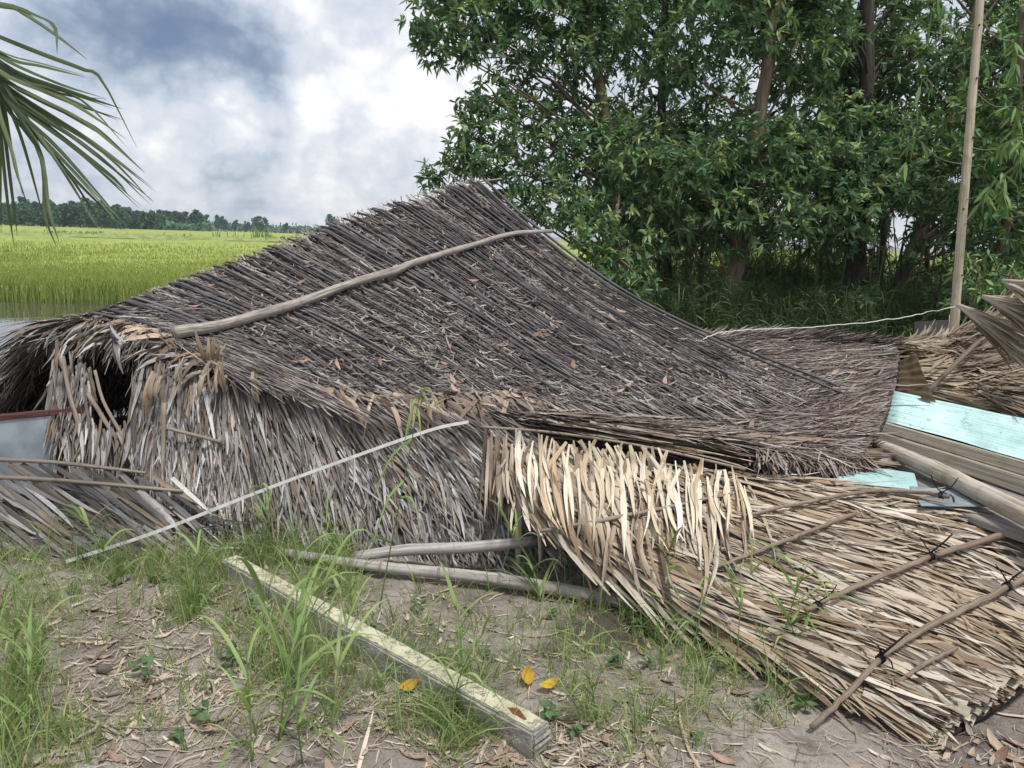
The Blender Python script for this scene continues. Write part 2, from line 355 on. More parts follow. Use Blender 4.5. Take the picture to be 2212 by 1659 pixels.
# ------------------------------------------------------------------ ground
def ground_z(x, y):
    x = np.asarray(x, float); y = np.asarray(y, float)
    near = np.clip((9-y)/4, 0, 1)*np.clip((9-np.abs(x))/3, 0, 1)
    z = (fbm(x*1.1, y*1.1, 3, 11)*.10 + fbm(x*6, y*6, 3, 5)*.045 + fbm(x*21, y*21, 2, 8)*.022)*near
    # bank towards the pond and the paddy behind it
    bank = np.clip((y-5.3-.25*(x+4))/1.6, 0, 1)*np.clip((-x-2.7)/1.0, 0, 1)
    bank = bank*bank*(3-2*bank)
    return z - .75*bank - .35*np.clip((y-19)/6, 0, 1)*(1-bank)
def graded(lo, flo, fhi, hi, step, g=1.16):
    mid = list(np.arange(flo, fhi, step)); a = []; s = step; x = flo
    while x > lo: s *= g; x -= s; a.append(x)
    b = []; s = step; x = mid[-1]
    while x < hi: s *= g; x += s; b.append(x)
    return np.array(a[::-1]+mid+b)
def build_ground():
    xs = graded(-2500, -3.2, 3.2, 2500, .025); ys = graded(-60, 1.3, 4.2, 3500, .025)
    X, Y = np.meshgrid(xs, ys, indexing='ij'); Z = ground_z(X, Y)
    nx, ny = X.shape; i, j = np.meshgrid(np.arange(nx-1), np.arange(ny-1), indexing='ij')
    q = np.stack([i*ny+j, (i+1)*ny+j, (i+1)*ny+j+1, i*ny+j+1], -1).reshape(-1, 4)
    m, nt, N, L, b = newmat('soil'); geo = N.new('ShaderNodeNewGeometry'); pos = geo.outputs['Position']
    n1 = nd(N, L, 'TexNoise', Vector=pos, Scale=1.7, Detail=6.0, Roughness=.6); n2 = nd(N, L, 'TexNoise', Vector=pos, Scale=38.0, Detail=6.0, Roughness=.7)
    n3 = nd(N, L, 'TexNoise', Vector=pos, Scale=160.0, Detail=3.0, Roughness=.6)
    col = ramp(N, L, n1.outputs[0], [(.3, srgb('#736b64')), (.5, srgb('#928a82')), (.7, srgb('#aaa299'))])
    col = mixc(N, L, 1.0, col, ramp(N, L, n2.outputs[0], [(.3, (.62, .6, .58, 1)), (.5, (1, 1, 1, 1)), (.75, (1.25, 1.24, 1.22, 1))]), 'MULTIPLY')
    col = mixc(N, L, ramp(N, L, n3.outputs[0], [(.66, (0, 0, 0, 1)), (.72, (.6, .6, .6, 1))]), col, srgb('#cdc4b8'))
    n4 = nd(N, L, 'TexNoise', Vector=pos, Scale=4.5, Detail=5.0, Roughness=.65, Distortion=.6)
    col = mixc(N, L, ramp(N, L, n4.outputs[0], [(.5, (0, 0, 0, 1)), (.66, (.75, .75, .75, 1))]), col, srgb('#574e46'))
    # damp mud along the foot of the fallen thatch
    vd = nd(N, L, 'VectorMath', i0=pos, i1=tuple(PZ(1420, 1365, 0))); vd.operation = 'SUBTRACT'
    vs_ = nd(N, L, 'VectorMath', i0=vd.outputs[0], i1=(1.0, 2.2, 0)); vs_.operation = 'MULTIPLY'
    ln = nd(N, L, 'VectorMath', i0=vs_.outputs[0]); ln.operation = 'LENGTH'
    ad = nd(N, L, 'Math', i0=ln.outputs['Value'], i1=n1.outputs[0]); ad.operation = 'ADD'
    wet = ramp(N, L, ad.outputs[0], [(.78, (.8, .8, .8, 1)), (1.05, (0, 0, 0, 1))])
    col = mixc(N, L, wet, col, srgb('#3d352e'))
    L.new(col, b.inputs['Base Color']); b.inputs['Specular IOR Level'].default_value = .25
    rg = ramp(N, L, wet, [(0, (.92,)*3+(1,)), (1, (.4,)*3+(1,))]); L.new(rg, b.inputs['Roughness'])
    h = nd(N, L, 'Math', i0=n2.outputs[0], i1=n3.outputs[0]); h.operation = 'ADD'
    bp = nd(N, L, 'Bump', Strength=.8, Distance=.012, Height=h.outputs[0]); L.new(bp.outputs[0], b.inputs['Normal'])
    put('ground', mesh_np('ground', np.stack([X, Y, Z], -1), [q]), m, kind='structure')
build_ground()
def on_ground(u, v):
    p = PZ(u, v, 0.0)
    for _ in range(3): p = PZ(u, v, float(ground_z(p[0], p[1])))
    return p

# water of the pond and the flooded field edge
WATER_Z = -.42
def build_field():
    m, nt, N, L, b = newmat('pond_water'); geo = N.new('ShaderNodeNewGeometry')
    b.inputs['Base Color'].default_value = srgb('#4c4a40'); b.inputs['Roughness'].default_value = .03; b.inputs['IOR'].default_value = 1.45; b.inputs['Specular IOR Level'].default_value = .9
    n = nd(N, L, 'TexNoise', Vector=geo.outputs['Position'], Scale=3.0, Detail=3.0); bp = nd(N, L, 'Bump', Strength=.06, Distance=.05, Height=n.outputs[0]); L.new(bp.outputs[0], b.inputs['Normal'])
    V = np.array([[-60, 5, WATER_Z], [-2, 5, WATER_Z], [-2, 22.5, WATER_Z], [-60, 22.5, WATER_Z]]); put('pond_water', mesh_np('pond_water', V, [np.array([[0, 1, 2, 3]])]), m, kind='structure')
    # paddy canopy as a thick uneven sheet
    def edge(x): return 18.6 + 1.2*fbm(x*.35, x*0+2.1, 3, 21) - 1.2*np.clip((x+9)*.25, 0, 1)
    xs = np.concatenate([-np.geomspace(1, 900, 90)[::-1], [0], np.geomspace(1, 900, 90)]) - 5
    r = np.geomspace(1, 235, 170)-1
    X, Rr = np.meshgrid(xs, r, indexing='ij'); Yb = np.maximum(edge(X), np.where(X > -3.0, 21.0, 0)); Y = Yb + Rr
    Z = -.08 + fbm(X*1.6, Y*1.6, 3, 31)*.22*np.exp(-Rr/70) + fbm(X*.12, Y*.12, 3, 33)*.25
    Z = np.where(Rr < .25, -.35+Rr*1.3, Z)
    nx, ny = X.shape; i, j = np.meshgrid(np.arange(nx-1), np.arange(ny-1), indexing='ij'); q = np.stack([i*ny+j, (i+1)*ny+j, (i+1)*ny+j+1, i*ny+j+1], -1).reshape(-1, 4)
    m, nt, N, L, b = newmat('rice_canopy'); geo = N.new('ShaderNodeNewGeometry'); pos = geo.outputs['Position']
    sc = nd(N, L, 'VectorMath', i0=pos, i1=(1, .35, 1)); sc.operation = 'MULTIPLY'
    n1 = nd(N, L, 'TexNoise', Vector=sc.outputs[0], Scale=.35, Detail=5.0, Roughness=.6); n2 = nd(N, L, 'TexNoise', Vector=pos, Scale=9.0, Detail=5.0, Roughness=.7)
    col = ramp(N, L, n1.outputs[0], [(.3, srgb('#7f8c4a')), (.5, srgb('#939e54')), (.7, srgb('#a3aa62'))])
    col = mixc(N, L, 1.0, col, ramp(N, L, n2.outputs[0], [(.3, (.5, .55, .45, 1)), (.5, (1, 1, 1, 1)), (.7, (1.2, 1.2, 1.1, 1))]), 'MULTIPLY')
    L.new(col, b.inputs['Base Color']); b.inputs['Roughness'].default_value = .9; b.inputs['Specular IOR Level'].default_value = .1
    bp = nd(N, L, 'Bump', Strength=.6, Distance=.12, Height=n2.outputs[0]); L.new(bp.outputs[0], b.inputs['Normal'])
    put('rice_field', mesh_np('rice_field', np.stack([X, Y, Z], -1), [q]), m, kind='structure')
    M['rice'] = leafmat('rice_blade', ['#637c3c', '#83944a', '#98a356', '#aaae68', '#80904a', '#b3ae76'], .3, None, trans=.25, rough=.6)
    # rice blades: tall at the water's edge, thinning with distance
    n = 34000; uu = U(-60, 720, n); rr = np.minimum(rng.exponential(13, n), 90)*rng.random(n)**.6; y = 16+rr
    for _ in range(4): x = (uu-1106)/F*y*1.02; e = edge(x); y = e-.25+rr
    keep = x < -2.2; x, y, e = x[keep], y[keep], e[keep]; n = len(x)
    dist = y; scale = np.clip(dist/22, .8, 2.6); nearedge = np.exp(-np.maximum(y-edge(x), 0)/1.2)
    h = (.19 + .08*rng.random(n)) + .12*nearedge*rng.random(n); az = U(0, 2*np.pi, n); lean = U(.05, .55, n)*h
    K = 4; k = np.linspace(0, 1, K)[None]
    z0 = np.where(y < e+.5, -.42, -.18)
    P = np.stack([x[:, None]+np.cos(az)[:, None]*lean[:, None]*k**2, y[:, None]+np.sin(az)[:, None]*lean[:, None]*k**2, z0[:, None]+(h[:, None]+(-.12-z0)[:, None]*-0.0)*(k-.35*k**3*(lean/h)[:, None])], -1)
    P[..., 2] += np.where(y < e+.5, .25, .05)[:, None]*k
    T = unit(np.gradient(P, axis=1)); Sd = unit(np.cross(T, np.array([0, 1., 0.2]))); Nn = np.cross(Sd, T)
    VL = ribbon_arrays(P, Sd, Nn, .016*scale*U(.8, 1.6, n), BLADE[[0, 1, 3, 5]], U(0, .4, n), np.clip(rng.random(n)*.9-.45*nearedge*rng.random(n), 0, 1))
    stuff_mesh('rice', [VL], M['rice'], label='bright green rice plants standing in the flooded field', cat='rice')
    # low bund with rough grass across the field
    bx = np.linspace(-170, 30, 120); by = 78 + (bx+60)*.38; mb = MB()
    prof = [(-1.6, .0), (-.9, .38), (.6, .42), (1.6, .0)]
    V = np.array([[[x_, y_+o+.3*math.sin(x_*.3), z_-.05+.1*math.sin(x_*1.7+o)] for o, z_ in prof] for x_, y_ in zip(bx, by)])
    q = np.array([[i*4+j, (i+1)*4+j, (i+1)*4+j+1, i*4+j+1] for i in range(119) for j in range(3)])
    put('field_bund', mesh_np('field_bund', V, [q]), plain('bund_grass', '#7d8a55', .95, .35, 1.2), kind='structure')
    n = 1100; t = rng.random(n); X = -150+t*170+6*np.sin(t*57); Yb = 78+(X+60)*.38+rng.normal(0, .8, n)
    big = np.exp(-((X+30.1)/1.6)**2)+np.exp(-((X+33.6)/1.2)**2)*.6+np.exp(-((X+38.4)/1.3)**2)*.4
    h = U(.08, .35, n)+1.6*big*rng.random(n); lean = rng.normal(0, .3, n)*h; k = np.linspace(0, 1, 4)[None]
    P = np.stack([X[:, None]+lean[:, None]*k**2, Yb[:, None]+0*k, .3+h[:, None]*k], -1); T = unit(np.gradient(P, axis=1)); Sd = unit(np.cross(T, np.array([0, 1., 0]))); Nn = np.cross(Sd, T)
    stuff_mesh('reeds', [ribbon_arrays(P, Sd, Nn, U(.06, .14, n), BLADE[[0, 1, 3, 5]], U(0, .3, n), rng.random(n))], leafmat('reed_blade', ['#5c7a3a', '#7c9450', '#93a364', '#6d8846'], .3, None, trans=.3), label='rough green reeds growing along the low bund in the rice field', cat='reeds')
build_field()

# ------------------------------------------------------------------ trees
M['bark'] = woodmat('brown_bark', '#4d4238', '#6f6152', '#8b7d6d', 9, .9, moss='#4a5038')
M['bark_dark'] = woodmat('dark_bark', '#2b2723', '#3d3833', '#57514a', 9, .9)
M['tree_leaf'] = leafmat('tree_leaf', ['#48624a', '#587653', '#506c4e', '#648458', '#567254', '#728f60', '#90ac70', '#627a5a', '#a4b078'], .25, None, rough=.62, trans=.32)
M['bush_leaf'] = leafmat('bush_leaf', ['#426040', '#4f7048', '#5f8250', '#7c9c5c', '#4a6846', '#8ca864'], .25, None, rough=.5, trans=.25)
M['far_leaf'] = leafmat('far_leaf', ['#3a5a48', '#4a6b54', '#5a7b60', '#426350'], .25, None, rough=.8, trans=.15)
M['under'] = leafmat('undergrowth_leaf', ['#34452c', '#455a38', '#566c44', '#3d5133', '#6c8350', '#7f9058'], .25, None, rough=.6, trans=.25)
def leaves(P0, D0, length, width, tint, K=4, droop=.25, prof=(.25, 1, .85, .06), fold=.3):
    n = len(P0); k = np.linspace(0, 1, K)[None]; P = P0[:, None] + D0[:, None]*(length[:, None]*k)[..., None]
    P[..., 2] -= (length*droop)[:, None]*k**2
    T = unit(np.gradient(P, axis=1)); r = unit(rng.normal(0, 1, (n, 3))*.6+np.array([0, 0, .8])); Sd = unit(np.cross(T, r[:, None])); Nn = np.cross(Sd, T)
    return ribbon_arrays(P, Sd, Nn, width, np.array(prof), np.full(n, fold), tint)
def rosettes(cen, axis, nl, lmin, lmax, wr=.27, tint0=None, spread=(.35, 1.9)):
    """whorls of leaves round twig tips"""
    n = len(cen); idx = np.repeat(np.arange(n), nl); m = len(idx); ax = axis[idx]
    r = rng.normal(0, 1, (m, 3)); r -= ax*np.sum(r*ax, -1, keepdims=True); r = unit(r); th = U(spread[0], spread[1], m)[:, None]
    d = unit(ax*np.cos(th)+r*np.sin(th)); ln = U(lmin, lmax, m); base = cen[idx]-ax*(rng.random(m)*.09)[:, None]
    t = np.clip((tint0[idx] if tint0 is not None else rng.random(m)) + rng.normal(0, .12, m), 0, 1)
    return leaves(base, d, ln, ln*wr*U(.8, 1.2, m), t, droop=U(.0, .45, m))
def crown_blobs(blobs, per, lmin, lmax, nl=10, bright=.35):
    C = []; A = []; T = []
    for c, r in blobs:
        n = max(4, int(per*r*r)); d = unit(rng.normal(0, 1, (n, 3))); rad = r*np.cbrt(U(.12, 1, n)); p = c + d*rad[:, None]*np.array([1.05, 1.0, .8])
        C.append(p); A.append(unit(d*.9 + np.array([0, 0, .55]) + rng.normal(0, .35, (n, 3))))
        up = np.clip(.5+.5*d[:, 2]+rng.normal(0, .2, n), 0, 1); T.append(np.where(rng.random(n) < bright*up, U(.7, .95, n), U(0, .62, n)))  # new-growth tints, doubling as painted highlights, more often on each clump's upper side
    return rosettes(np.concatenate(C), np.concatenate(A), nl, lmin, lmax, tint0=np.concatenate(T))
def make_tree(name, label, trunk_pts, r0, r1, blobs, bark, leafm, group, per=90, lmin=.075, lmax=.145, nl=11, cat='tree', bright=.35):
    per = int(per*1.55)
    P = smooth_path(trunk_pts, 6*(len(trunk_pts)-1)+1); base = P[0]
    t = thing(name, label, cat, group, base); mb = MB(); P[1:-1] += rng.normal(0, r0*.12, (len(P)-2, 3))
    R = np.interp(np.linspace(0, 1, len(P)), [0, .08, 1], [r0*1.25, r0, r1]); V, f, L = tube_arrays(P-base, R, 10, .5, 1, True, .05); mb.add(V, f, L)
    for c, r in blobs:
        k = np.argmin(np.abs(P[:, 2]-(c[2]-.55*np.linalg.norm((c-P[len(P)//2])[:2])-.1))); k = int(np.clip(k, 2, len(P)-1)); a = P[k]; mid = (a+c)/2+np.array([0, 0, .12])+rng.normal(0, .08, 3)
        q = smooth_path([a, mid, c], 7); V, f, L = tube_arrays(q-base, np.linspace(max(.012, min(R[k]*.4, .022)), .005, 7), 5, .6, 1, False); mb.add(V, f, L)
        for _ in range(3):
            e = c+unit(rng.normal(0, 1, 3)+np.array([0, 0, .4]))*r*.8; V, f, L = tube_arrays(smooth_path([c-(c-mid)*.3, (c+e)/2+rng.normal(0, .05, 3), e], 4)-base, np.linspace(.009, .003, 4), 4, .6, 1, False); mb.add(V, f, L)
    put('trunk', mb.mesh('trunk'), bark, t)
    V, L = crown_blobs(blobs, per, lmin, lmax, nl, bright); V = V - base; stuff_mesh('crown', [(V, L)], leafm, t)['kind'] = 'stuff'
    return t
def B(u, v, y, r): return (PY(u, v, y), r)
def fill(u0, u1, v0, v1, y0, y1, n, rmin, rmax, gaps=(), seed=0):
    g = np.random.default_rng(seed); out = []; tries = 0
    while len(out) < n and tries < 4000:
        tries += 1; u, v = g.uniform(u0, u1), g.uniform(v0, v1)
        if any((u-a)**2+(v-b)**2 < c*c for a, b, c in gaps): continue
        y = g.uniform(y0, y1); p = PY(u, v, y)
        if any(np.linalg.norm(p-q) < .55*(rmin+rmax)/2 for q, _ in out): continue
        out.append((p, g.uniform(rmin, rmax)))
    return out
GAPS = [(1345, 165, 35), (1560, 190, 45), (1640, 330, 22), (1490, 430, 35), (1890, 520, 42), (1900, 450, 40), (1700, 420, 28), (1870, 180, 22), (1420, 250, 30), (1080, 165, 45), (1160, 180, 35), (1780, 560, 40), (1530, 330, 25)]
def trunk(pts, y): return [PY(u, v, y) if v is not None else u for u, v in pts]
def gbase(u, v, y): p = PY(u, v, y); return [p[0], p[1], float(ground_z(p[0], p[1]))-.05]
GR = 'leafy trees standing behind the fallen hut'
left_blobs = [B(935, 25, 9.6, .42), B(965, 95, 9.6, .40), B(925, 85, 9.5, .25), B(1010, 45, 10, .55), B(1045, 100, 9.8, .36), B(1075, 20, 10.2, .55), B(1130, 85, 10.2, .5), B(1180, 20, 10.4, .6), B(1225, 110, 10.2, .5),
    B(1010, 225, 9.5, .24), B(1050, 205, 9.6, .3), B(1015, 285, 9.4, .28), B(1075, 285, 9.6, .4), B(1050, 345, 9.5, .36), B(965, 365, 9.2, .26), B(925, 385, 9.1, .2), B(1005, 345, 9.3, .3), B(1120, 370, 9.8, .45), B(1190, 320, 10, .5),
    B(1190, 430, 9.6, .45), B(1265, 370, 10, .5), B(1110, 450, 9.6, .4), B(1260, 300, 10.3, .4), B(1250, 460, 9.4, .4), B(980, -60, 10, .6), B(1080, -90, 10.4, .8), B(1200, -110, 10.6, .9), B(1220, 215, 10.4, .42), B(1120, 160, 10.5, .4), B(1165, 250, 10.2, .42), B(1090, 235, 10, .32), B(1275, 150, 10.6, .4), B(1290, 260, 10.4, .45), B(1240, 30, 10.4, .5), B(1300, 60, 10.5, .5), B(1320, -40, 10.6, .7)]
make_tree('broadleaf_tree', 'broad-leaved tree whose crown overhangs the roof peak, leftmost of the grove', trunk([(1345, 560), (1315, 330), (1285, 110), (1255, -120), (1230, -330)], 10.4)[0:0] + [gbase(1350, 640, 10.4)] + trunk([(1335, 440), (1300, 200), (1268, 20), (1250, -250)], 10.4), .10, .035, left_blobs, M['bark'], M['tree_leaf'], GR, per=165)
make_tree('broadleaf_tree', 'slim tree with dense low leaf clumps beside the right roof slope', [gbase(1300, 640, 9.2)] + trunk([(1315, 560), (1325, 500), (1335, 440)], 9.2), .05, .02,
    [B(1300, 505, 8.9, .34), B(1340, 560, 8.8, .33), B(1375, 610, 8.7, .27), B(1290, 570, 9.2, .3), B(1395, 530, 9.2, .35), B(1330, 450, 9.4, .4), B(1400, 450, 9.5, .4), B(1310, 615, 9.0, .28), B(1345, 650, 8.9, .22), B(1370, 300, 9.6, .4), B(1375, 370, 9.3, .35)], M['bark'], M['tree_leaf'], GR, per=200, bright=.6)
make_tree('broadleaf_tree', 'tall tree with a pale brown trunk clear of leaves at its foot', [gbase(1572, 720, 9.6)] + trunk([(1585, 600), (1600, 500), (1630, 320), (1648, 200), (1670, 0), (1690, -300)], 9.6), .115, .05,
    fill(1430, 1790, -200, 330, 9.3, 11.2, 30, .38, .6, GAPS, 1) + fill(1440, 1720, 330, 505, 9.0, 10.4, 24, .32, .5, GAPS, 2), M['bark'], M['tree_leaf'], GR, per=140, bright=.45)
make_tree('broadleaf_tree', 'tall tree with a thick blackish trunk among the undergrowth', [gbase(1835, 700, 10.2)] + trunk([(1845, 600), (1860, 430), (1868, 250), (1875, 0), (1880, -300)], 10.2), .15, .06,
    fill(1740, 2010, -180, 320, 9.6, 11.6, 26, .36, .56, GAPS, 3) + fill(1730, 1930, 320, 520, 9.2, 10.2, 15, .32, .46, GAPS, 4), M['bark_dark'], M['tree_leaf'], GR, per=140, bright=.45)
make_tree('broadleaf_tree', 'tree with a trunk leaning to the right behind the bare pole', [gbase(1935, 700, 11.0)] + trunk([(1950, 610), (1985, 500), (2020, 390), (2060, 230), (2110, 0), (2130, -200)], 11.0), .10, .04,
    fill(1970, 2330, -160, 420, 10.2, 12.6, 42, .38, .6, GAPS, 5) + fill(1990, 2230, 400, 610, 9.6, 11.6, 12, .3, .45, (), 51), M['bark'], M['tree_leaf'], GR, per=130)
make_tree('broadleaf_tree', 'dark-trunked tree farther back between the two tallest trunks on the left', [gbase(1445, 640, 12.6)] + trunk([(1440, 500), (1430, 250), (1436, 60), (1440, -200)], 12.6), .09, .04,
    fill(1250, 1560, -150, 470, 11.6, 13.6, 34, .42, .68, GAPS, 6), M['bark_dark'], M['tree_leaf'], GR, per=105)
make_tree('broadleaf_tree', 'thin-stemmed tree farther back just left of the leaning trunk', [gbase(1900, 660, 12.5)] + trunk([(1905, 560), (1912, 420), (1925, 150), (1930, -100)], 12.5), .06, .03,
    fill(1640, 1960, -120, 430, 12.0, 14.0, 28, .42, .68, GAPS, 7), M['bark'], M['tree_leaf'], GR, per=115)
make_tree('broadleaf_tree', 'leafy lighter green tree at the right edge of the photo behind the pole', [gbase(2170, 690, 9.0)] + trunk([(2165, 560), (2180, 400), (2200, 200), (2210, 0)], 9.0), .06, .03,
    fill(2090, 2260, 180, 600, 8.4, 9.6, 20, .28, .45, (), 8) + fill(2260, 2480, 0, 600, 8.6, 10.4, 22, .32, .5, (), 81), M['bark'], M['bush_leaf'], GR, per=120, lmin=.08, lmax=.14, bright=.5)
for i, (u, v1, y, r, lb) in enumerate([(1390, 560, 13.2, .045, 'slender grey stem in the shade, first right of the roof slope'), (1420, 545, 13.6, .05, 'slender grey stem in the shade, second right of the roof slope'), (1513, 540, 13.0, .04, 'slender dark stem just left of the pale brown trunk'),
        (1770, 560, 13.5, .05, 'slender stem just left of the thick blackish trunk'), (2000, 520, 13.2, .05, 'slender stem just right of the leaning trunk')]):
    make_tree('young_tree', lb, [gbase(u-5, 690, y)] + trunk([(u, 620), (u+4, v1), (u+10, v1-180), (u+14, v1-330)], y), r, r*.5, fill(u-85, u+85, v1-330, v1-10, y-.5, y+.8, 11, .38, .55, GAPS, 20+i), M['bark'] if i % 2 else M['bark_dark'], M['tree_leaf'], 'young trees in the shade of the grove', per=95)

def undergrowth():
    def blades(n, u0, u1, y0, y1, h0, h1, tm, w=.014):
        y = U(y0, y1, n); x = (U(u0, u1, n)-1106)/F*y; cl = fbm(x*1.3, y*1.3, 3, 41)+.5; keep = rng.random(n) < np.clip(cl*1.5-.2, .15, 1); x, y, cl = x[keep], y[keep], cl[keep]; n = len(x)
        h = U(h0, h1, n)*(.55+.75*cl); az = U(0, 2*np.pi, n); ln = h*U(.05, .4, n); K = 5; k = np.linspace(0, 1, K)[None]
        P = np.stack([x[:, None]+np.cos(az)[:, None]*ln[:, None]*k**1.7, y[:, None]+np.sin(az)[:, None]*ln[:, None]*k**1.7, ground_z(x, y)[:, None]+h[:, None]*(k-.25*k**3)], -1)
        # leafy blades springing from the stems
        T = unit(np.gradient(P, axis=1)); Sd = unit(np.cross(T, rng.normal(0, 1, (n, 1, 3)))); Nn = np.cross(Sd, T)
        out = [ribbon_arrays(P, Sd, Nn, np.full(n, w*.5), BLADE[[0, 1, 2, 3, 5]], np.zeros(n), np.clip(tm+rng.normal(0, .2, n), 0, 1))]
        for _ in range(3):
            kk = U(.35, 1, n); ii = np.clip((kk*(K-1)).astype(int), 0, K-1); p = P[np.arange(n), ii]; d = unit(rng.normal(0, 1, (n, 3))*np.array([1, 1, .6])+np.array([0, 0, .35])); ln2 = U(.10, .24, n)
            out.append(leaves(p, d, ln2, U(.7, 1.3, n)*w, np.clip(tm+rng.normal(0, .25, n), 0, 1), droop=.45))
        return out
    VL = blades(10000, 1330, 2010, 8.8, 12.2, .7, 1.6, .3, .010) + blades(12000, 1330, 2260, 12, 17, 1.1, 2.3, .42, .014) + blades(5200, 1960, 2480, 7.6, 11.0, .5, 1.3, .4)
    stuff_mesh('undergrowth', VL, M['under'], label='dense shaded grass and leafy undergrowth between the tree trunks', cat='undergrowth')
    # slender sapling stems standing close together under the crowns
    mb = MB()
    for _ in range(95):
        u, y = rng.uniform(1340, 2060), rng.uniform(10.0, 16); b = np.array([(u-1106)/F*y, y, 0]); b[2] = float(ground_z(b[0], b[1]))-.02; h = rng.uniform(1.6, 3.4); ln = rng.normal(0, .18, 2)
        V, f, L = tube_arrays(smooth_path([b, b+np.array([ln[0]*.4, ln[1]*.4, h*.5])+rng.normal(0, .03, 3)*[1, 1, 0], b+np.array([ln[0], ln[1], h])], 7), np.linspace(rng.uniform(.010, .024), .006, 7), 5, rng.random(), 1, False); mb.add(V, f, L)
    VL2 = []
    for V_ in mb.V:
        n_ = 46; ii = rng.integers(10, len(V_), n_); VL2.append(leaves(V_[ii], unit(rng.normal(0, 1, (n_, 3))+np.array([0, 0, -.3])), U(.10, .22, n_), U(.018, .032, n_), np.clip(rng.normal(.5, .25, n_), 0, 1), droop=.4))
    stuff_mesh('sapling_leaves', VL2, M['under'], label='loose drooping leaves on the slender stems under the tree crowns', cat='foliage')
    put('sapling_stems', mb.mesh('sapling_stems'), woodmat('grey_green_bark', '#55544a', '#77766a', '#94937f', 9, .9, moss='#5d6647'), None, 'stuff', 'thicket of slender grey-green stems under the tree crowns', 'thicket')
    # leafy shrubs right of the pole
    for i, (u, v, y, r, lb) in enumerate([(2110, 600, 8.3, .28, 'small light green shrub low beside the bare pole'), (2180, 640, 7.8, .3, 'light green shrub above the fan of thatch at the photo edge'), (2030, 665, 9.2, .25, 'small dark shrub at the foot of the leaning trunk'), (1880, 660, 9.4, .22, 'low leafy shrub against the thick blackish trunk')]):
        c = PY(u, v, y); b = np.array([c[0], c[1], float(ground_z(c[0], c[1]))-.03])
        make_tree('shrub', lb, [b, (b+c)/2+rng.normal(0, .04, 3), c], .02, .01, [(c, r), (c+np.array([.18, .1, -.22]), r*.8), (c+np.array([-.2, .05, -.25]), r*.75), (c+np.array([0, .1, .2]), r*.6)], M['bark'], M['bush_leaf'], 'shrubs under the trees', per=170, lmin=.05, lmax=.11, cat='shrub', bright=.6)
undergrowth()

def far_trees():
    meshes = []
    for k in range(6):
        lob = [(np.array([rng.normal(0, .9), rng.normal(0, .9), z]), rr) for z, rr in zip(np.linspace(2.2, 7.4, 8), [1.3, 1.5, 1.6, 1.5, 1.4, 1.2, 1.0, .7])]
        C = np.concatenate([c+unit(rng.normal(0, 1, (130, 3)))*r*np.cbrt(U(.3, 1, 130))[:, None] for c, r in lob]); n = len(C)
        crown = leaves(C, unit(rng.normal(0, 1, (n, 3))+np.array([0, 0, .3])), U(.5, .95, n), U(.3, .5, n), rng.random(n), K=3, prof=(.5, 1, .2))
        cm = mesh_np('crown', crown[0].reshape(-1, 3), [ribbon_faces(n, 3)], crown[1].reshape(-1, 3)); cm.materials.append(M['far_leaf'])
        V, f, L = tube_arrays(smooth_path([[0, 0, -.3], [.1, 0, 3], [0, .1, 6.5]], 7), np.linspace(.14, .05, 7), 6); mb = MB(); mb.add(V, f, L); tm = mb.mesh('trunk'); tm.materials.append(M['bark']); meshes.append((cm, tm))
    def add(u, vtop, y, lb, grp, wide=1.0):
        x = (u-1106)/F*y*1.02; hz = 474+.0314*u; ht = max(2.2, (hz-vtop)/F*y*.82+1.2); s = ht/8.0
        t = thing('field_tree', lb, 'tree', grp, (x, y, -.1)); t.scale = (s*wide, s*wide, s); t.rotation_euler = (0, 0, rng.uniform(0, 6.28)); cm, tm = meshes[rng.integers(6)]
        for nm, me in (('trunk', tm), ('crown', cm)): o = D.objects.new(nm, me); COL.objects.link(o); o.parent = t
    g = 'trees in the distant row beyond the rice field'; lb = 'one of the tall trees packed in the dark distant row beyond the rice field'
    us = np.linspace(-40, 300, 34)
    for i, u in enumerate(us): add(u+rng.normal(0, 4), 432+6*math.sin(u*.05)+rng.normal(0, 5), 215+rng.normal(0, 8), lb, g, 1.15)
    for i, u in enumerate(np.linspace(300, 450, 18)): add(u+rng.normal(0, 3), 447+.05*(u-300)+rng.normal(0, 5), 225+.2*(u-300)+rng.normal(0, 6), lb, g, 1.2)
    for u, v, lb in [(485, 459, 'rounded distant tree just past the end of the dark tree row'), (497, 462, 'smaller rounded distant tree at the gap after the dark tree row'), (520, 470, 'low distant tree left of the pair of tall slim field trees'),
            (562, 461, 'left one of two slim tall distant trees over the field'), (578, 462, 'right one of two slim tall distant trees over the field'), (625, 477, 'small lone distant tree low on the horizon near the roof'), (722, 455, 'lone slim distant tree standing just above the sloping roof ridge'), (545, 474, 'low distant tree between the rounded tree and the slim pair')]:
        add(u, v, 300, lb, 'scattered trees on the far side of the rice field')
    n = 5200; uu = U(-60, 900, n); y = U(330, 420, n)*np.where(uu < 460, .68, 1.0); x = (uu-1106)/F*y; bump = 2.6+2.0*fbm(x*.05, x*0, 3, 61)
    P0 = np.stack([x, y, rng.random(n)**.7*bump*U(.6, 1.3, n)], -1)
    stuff_mesh('treeline', [leaves(P0, unit(rng.normal(0, 1, (n, 3))), U(1.0, 2.4, n), U(.6, 1.3, n), rng.random(n)*.8, K=3, prof=(.5, 1, .3))], M['far_leaf'], label='low hazy green treeline along the horizon behind the rice field', cat='treeline')
far_trees()

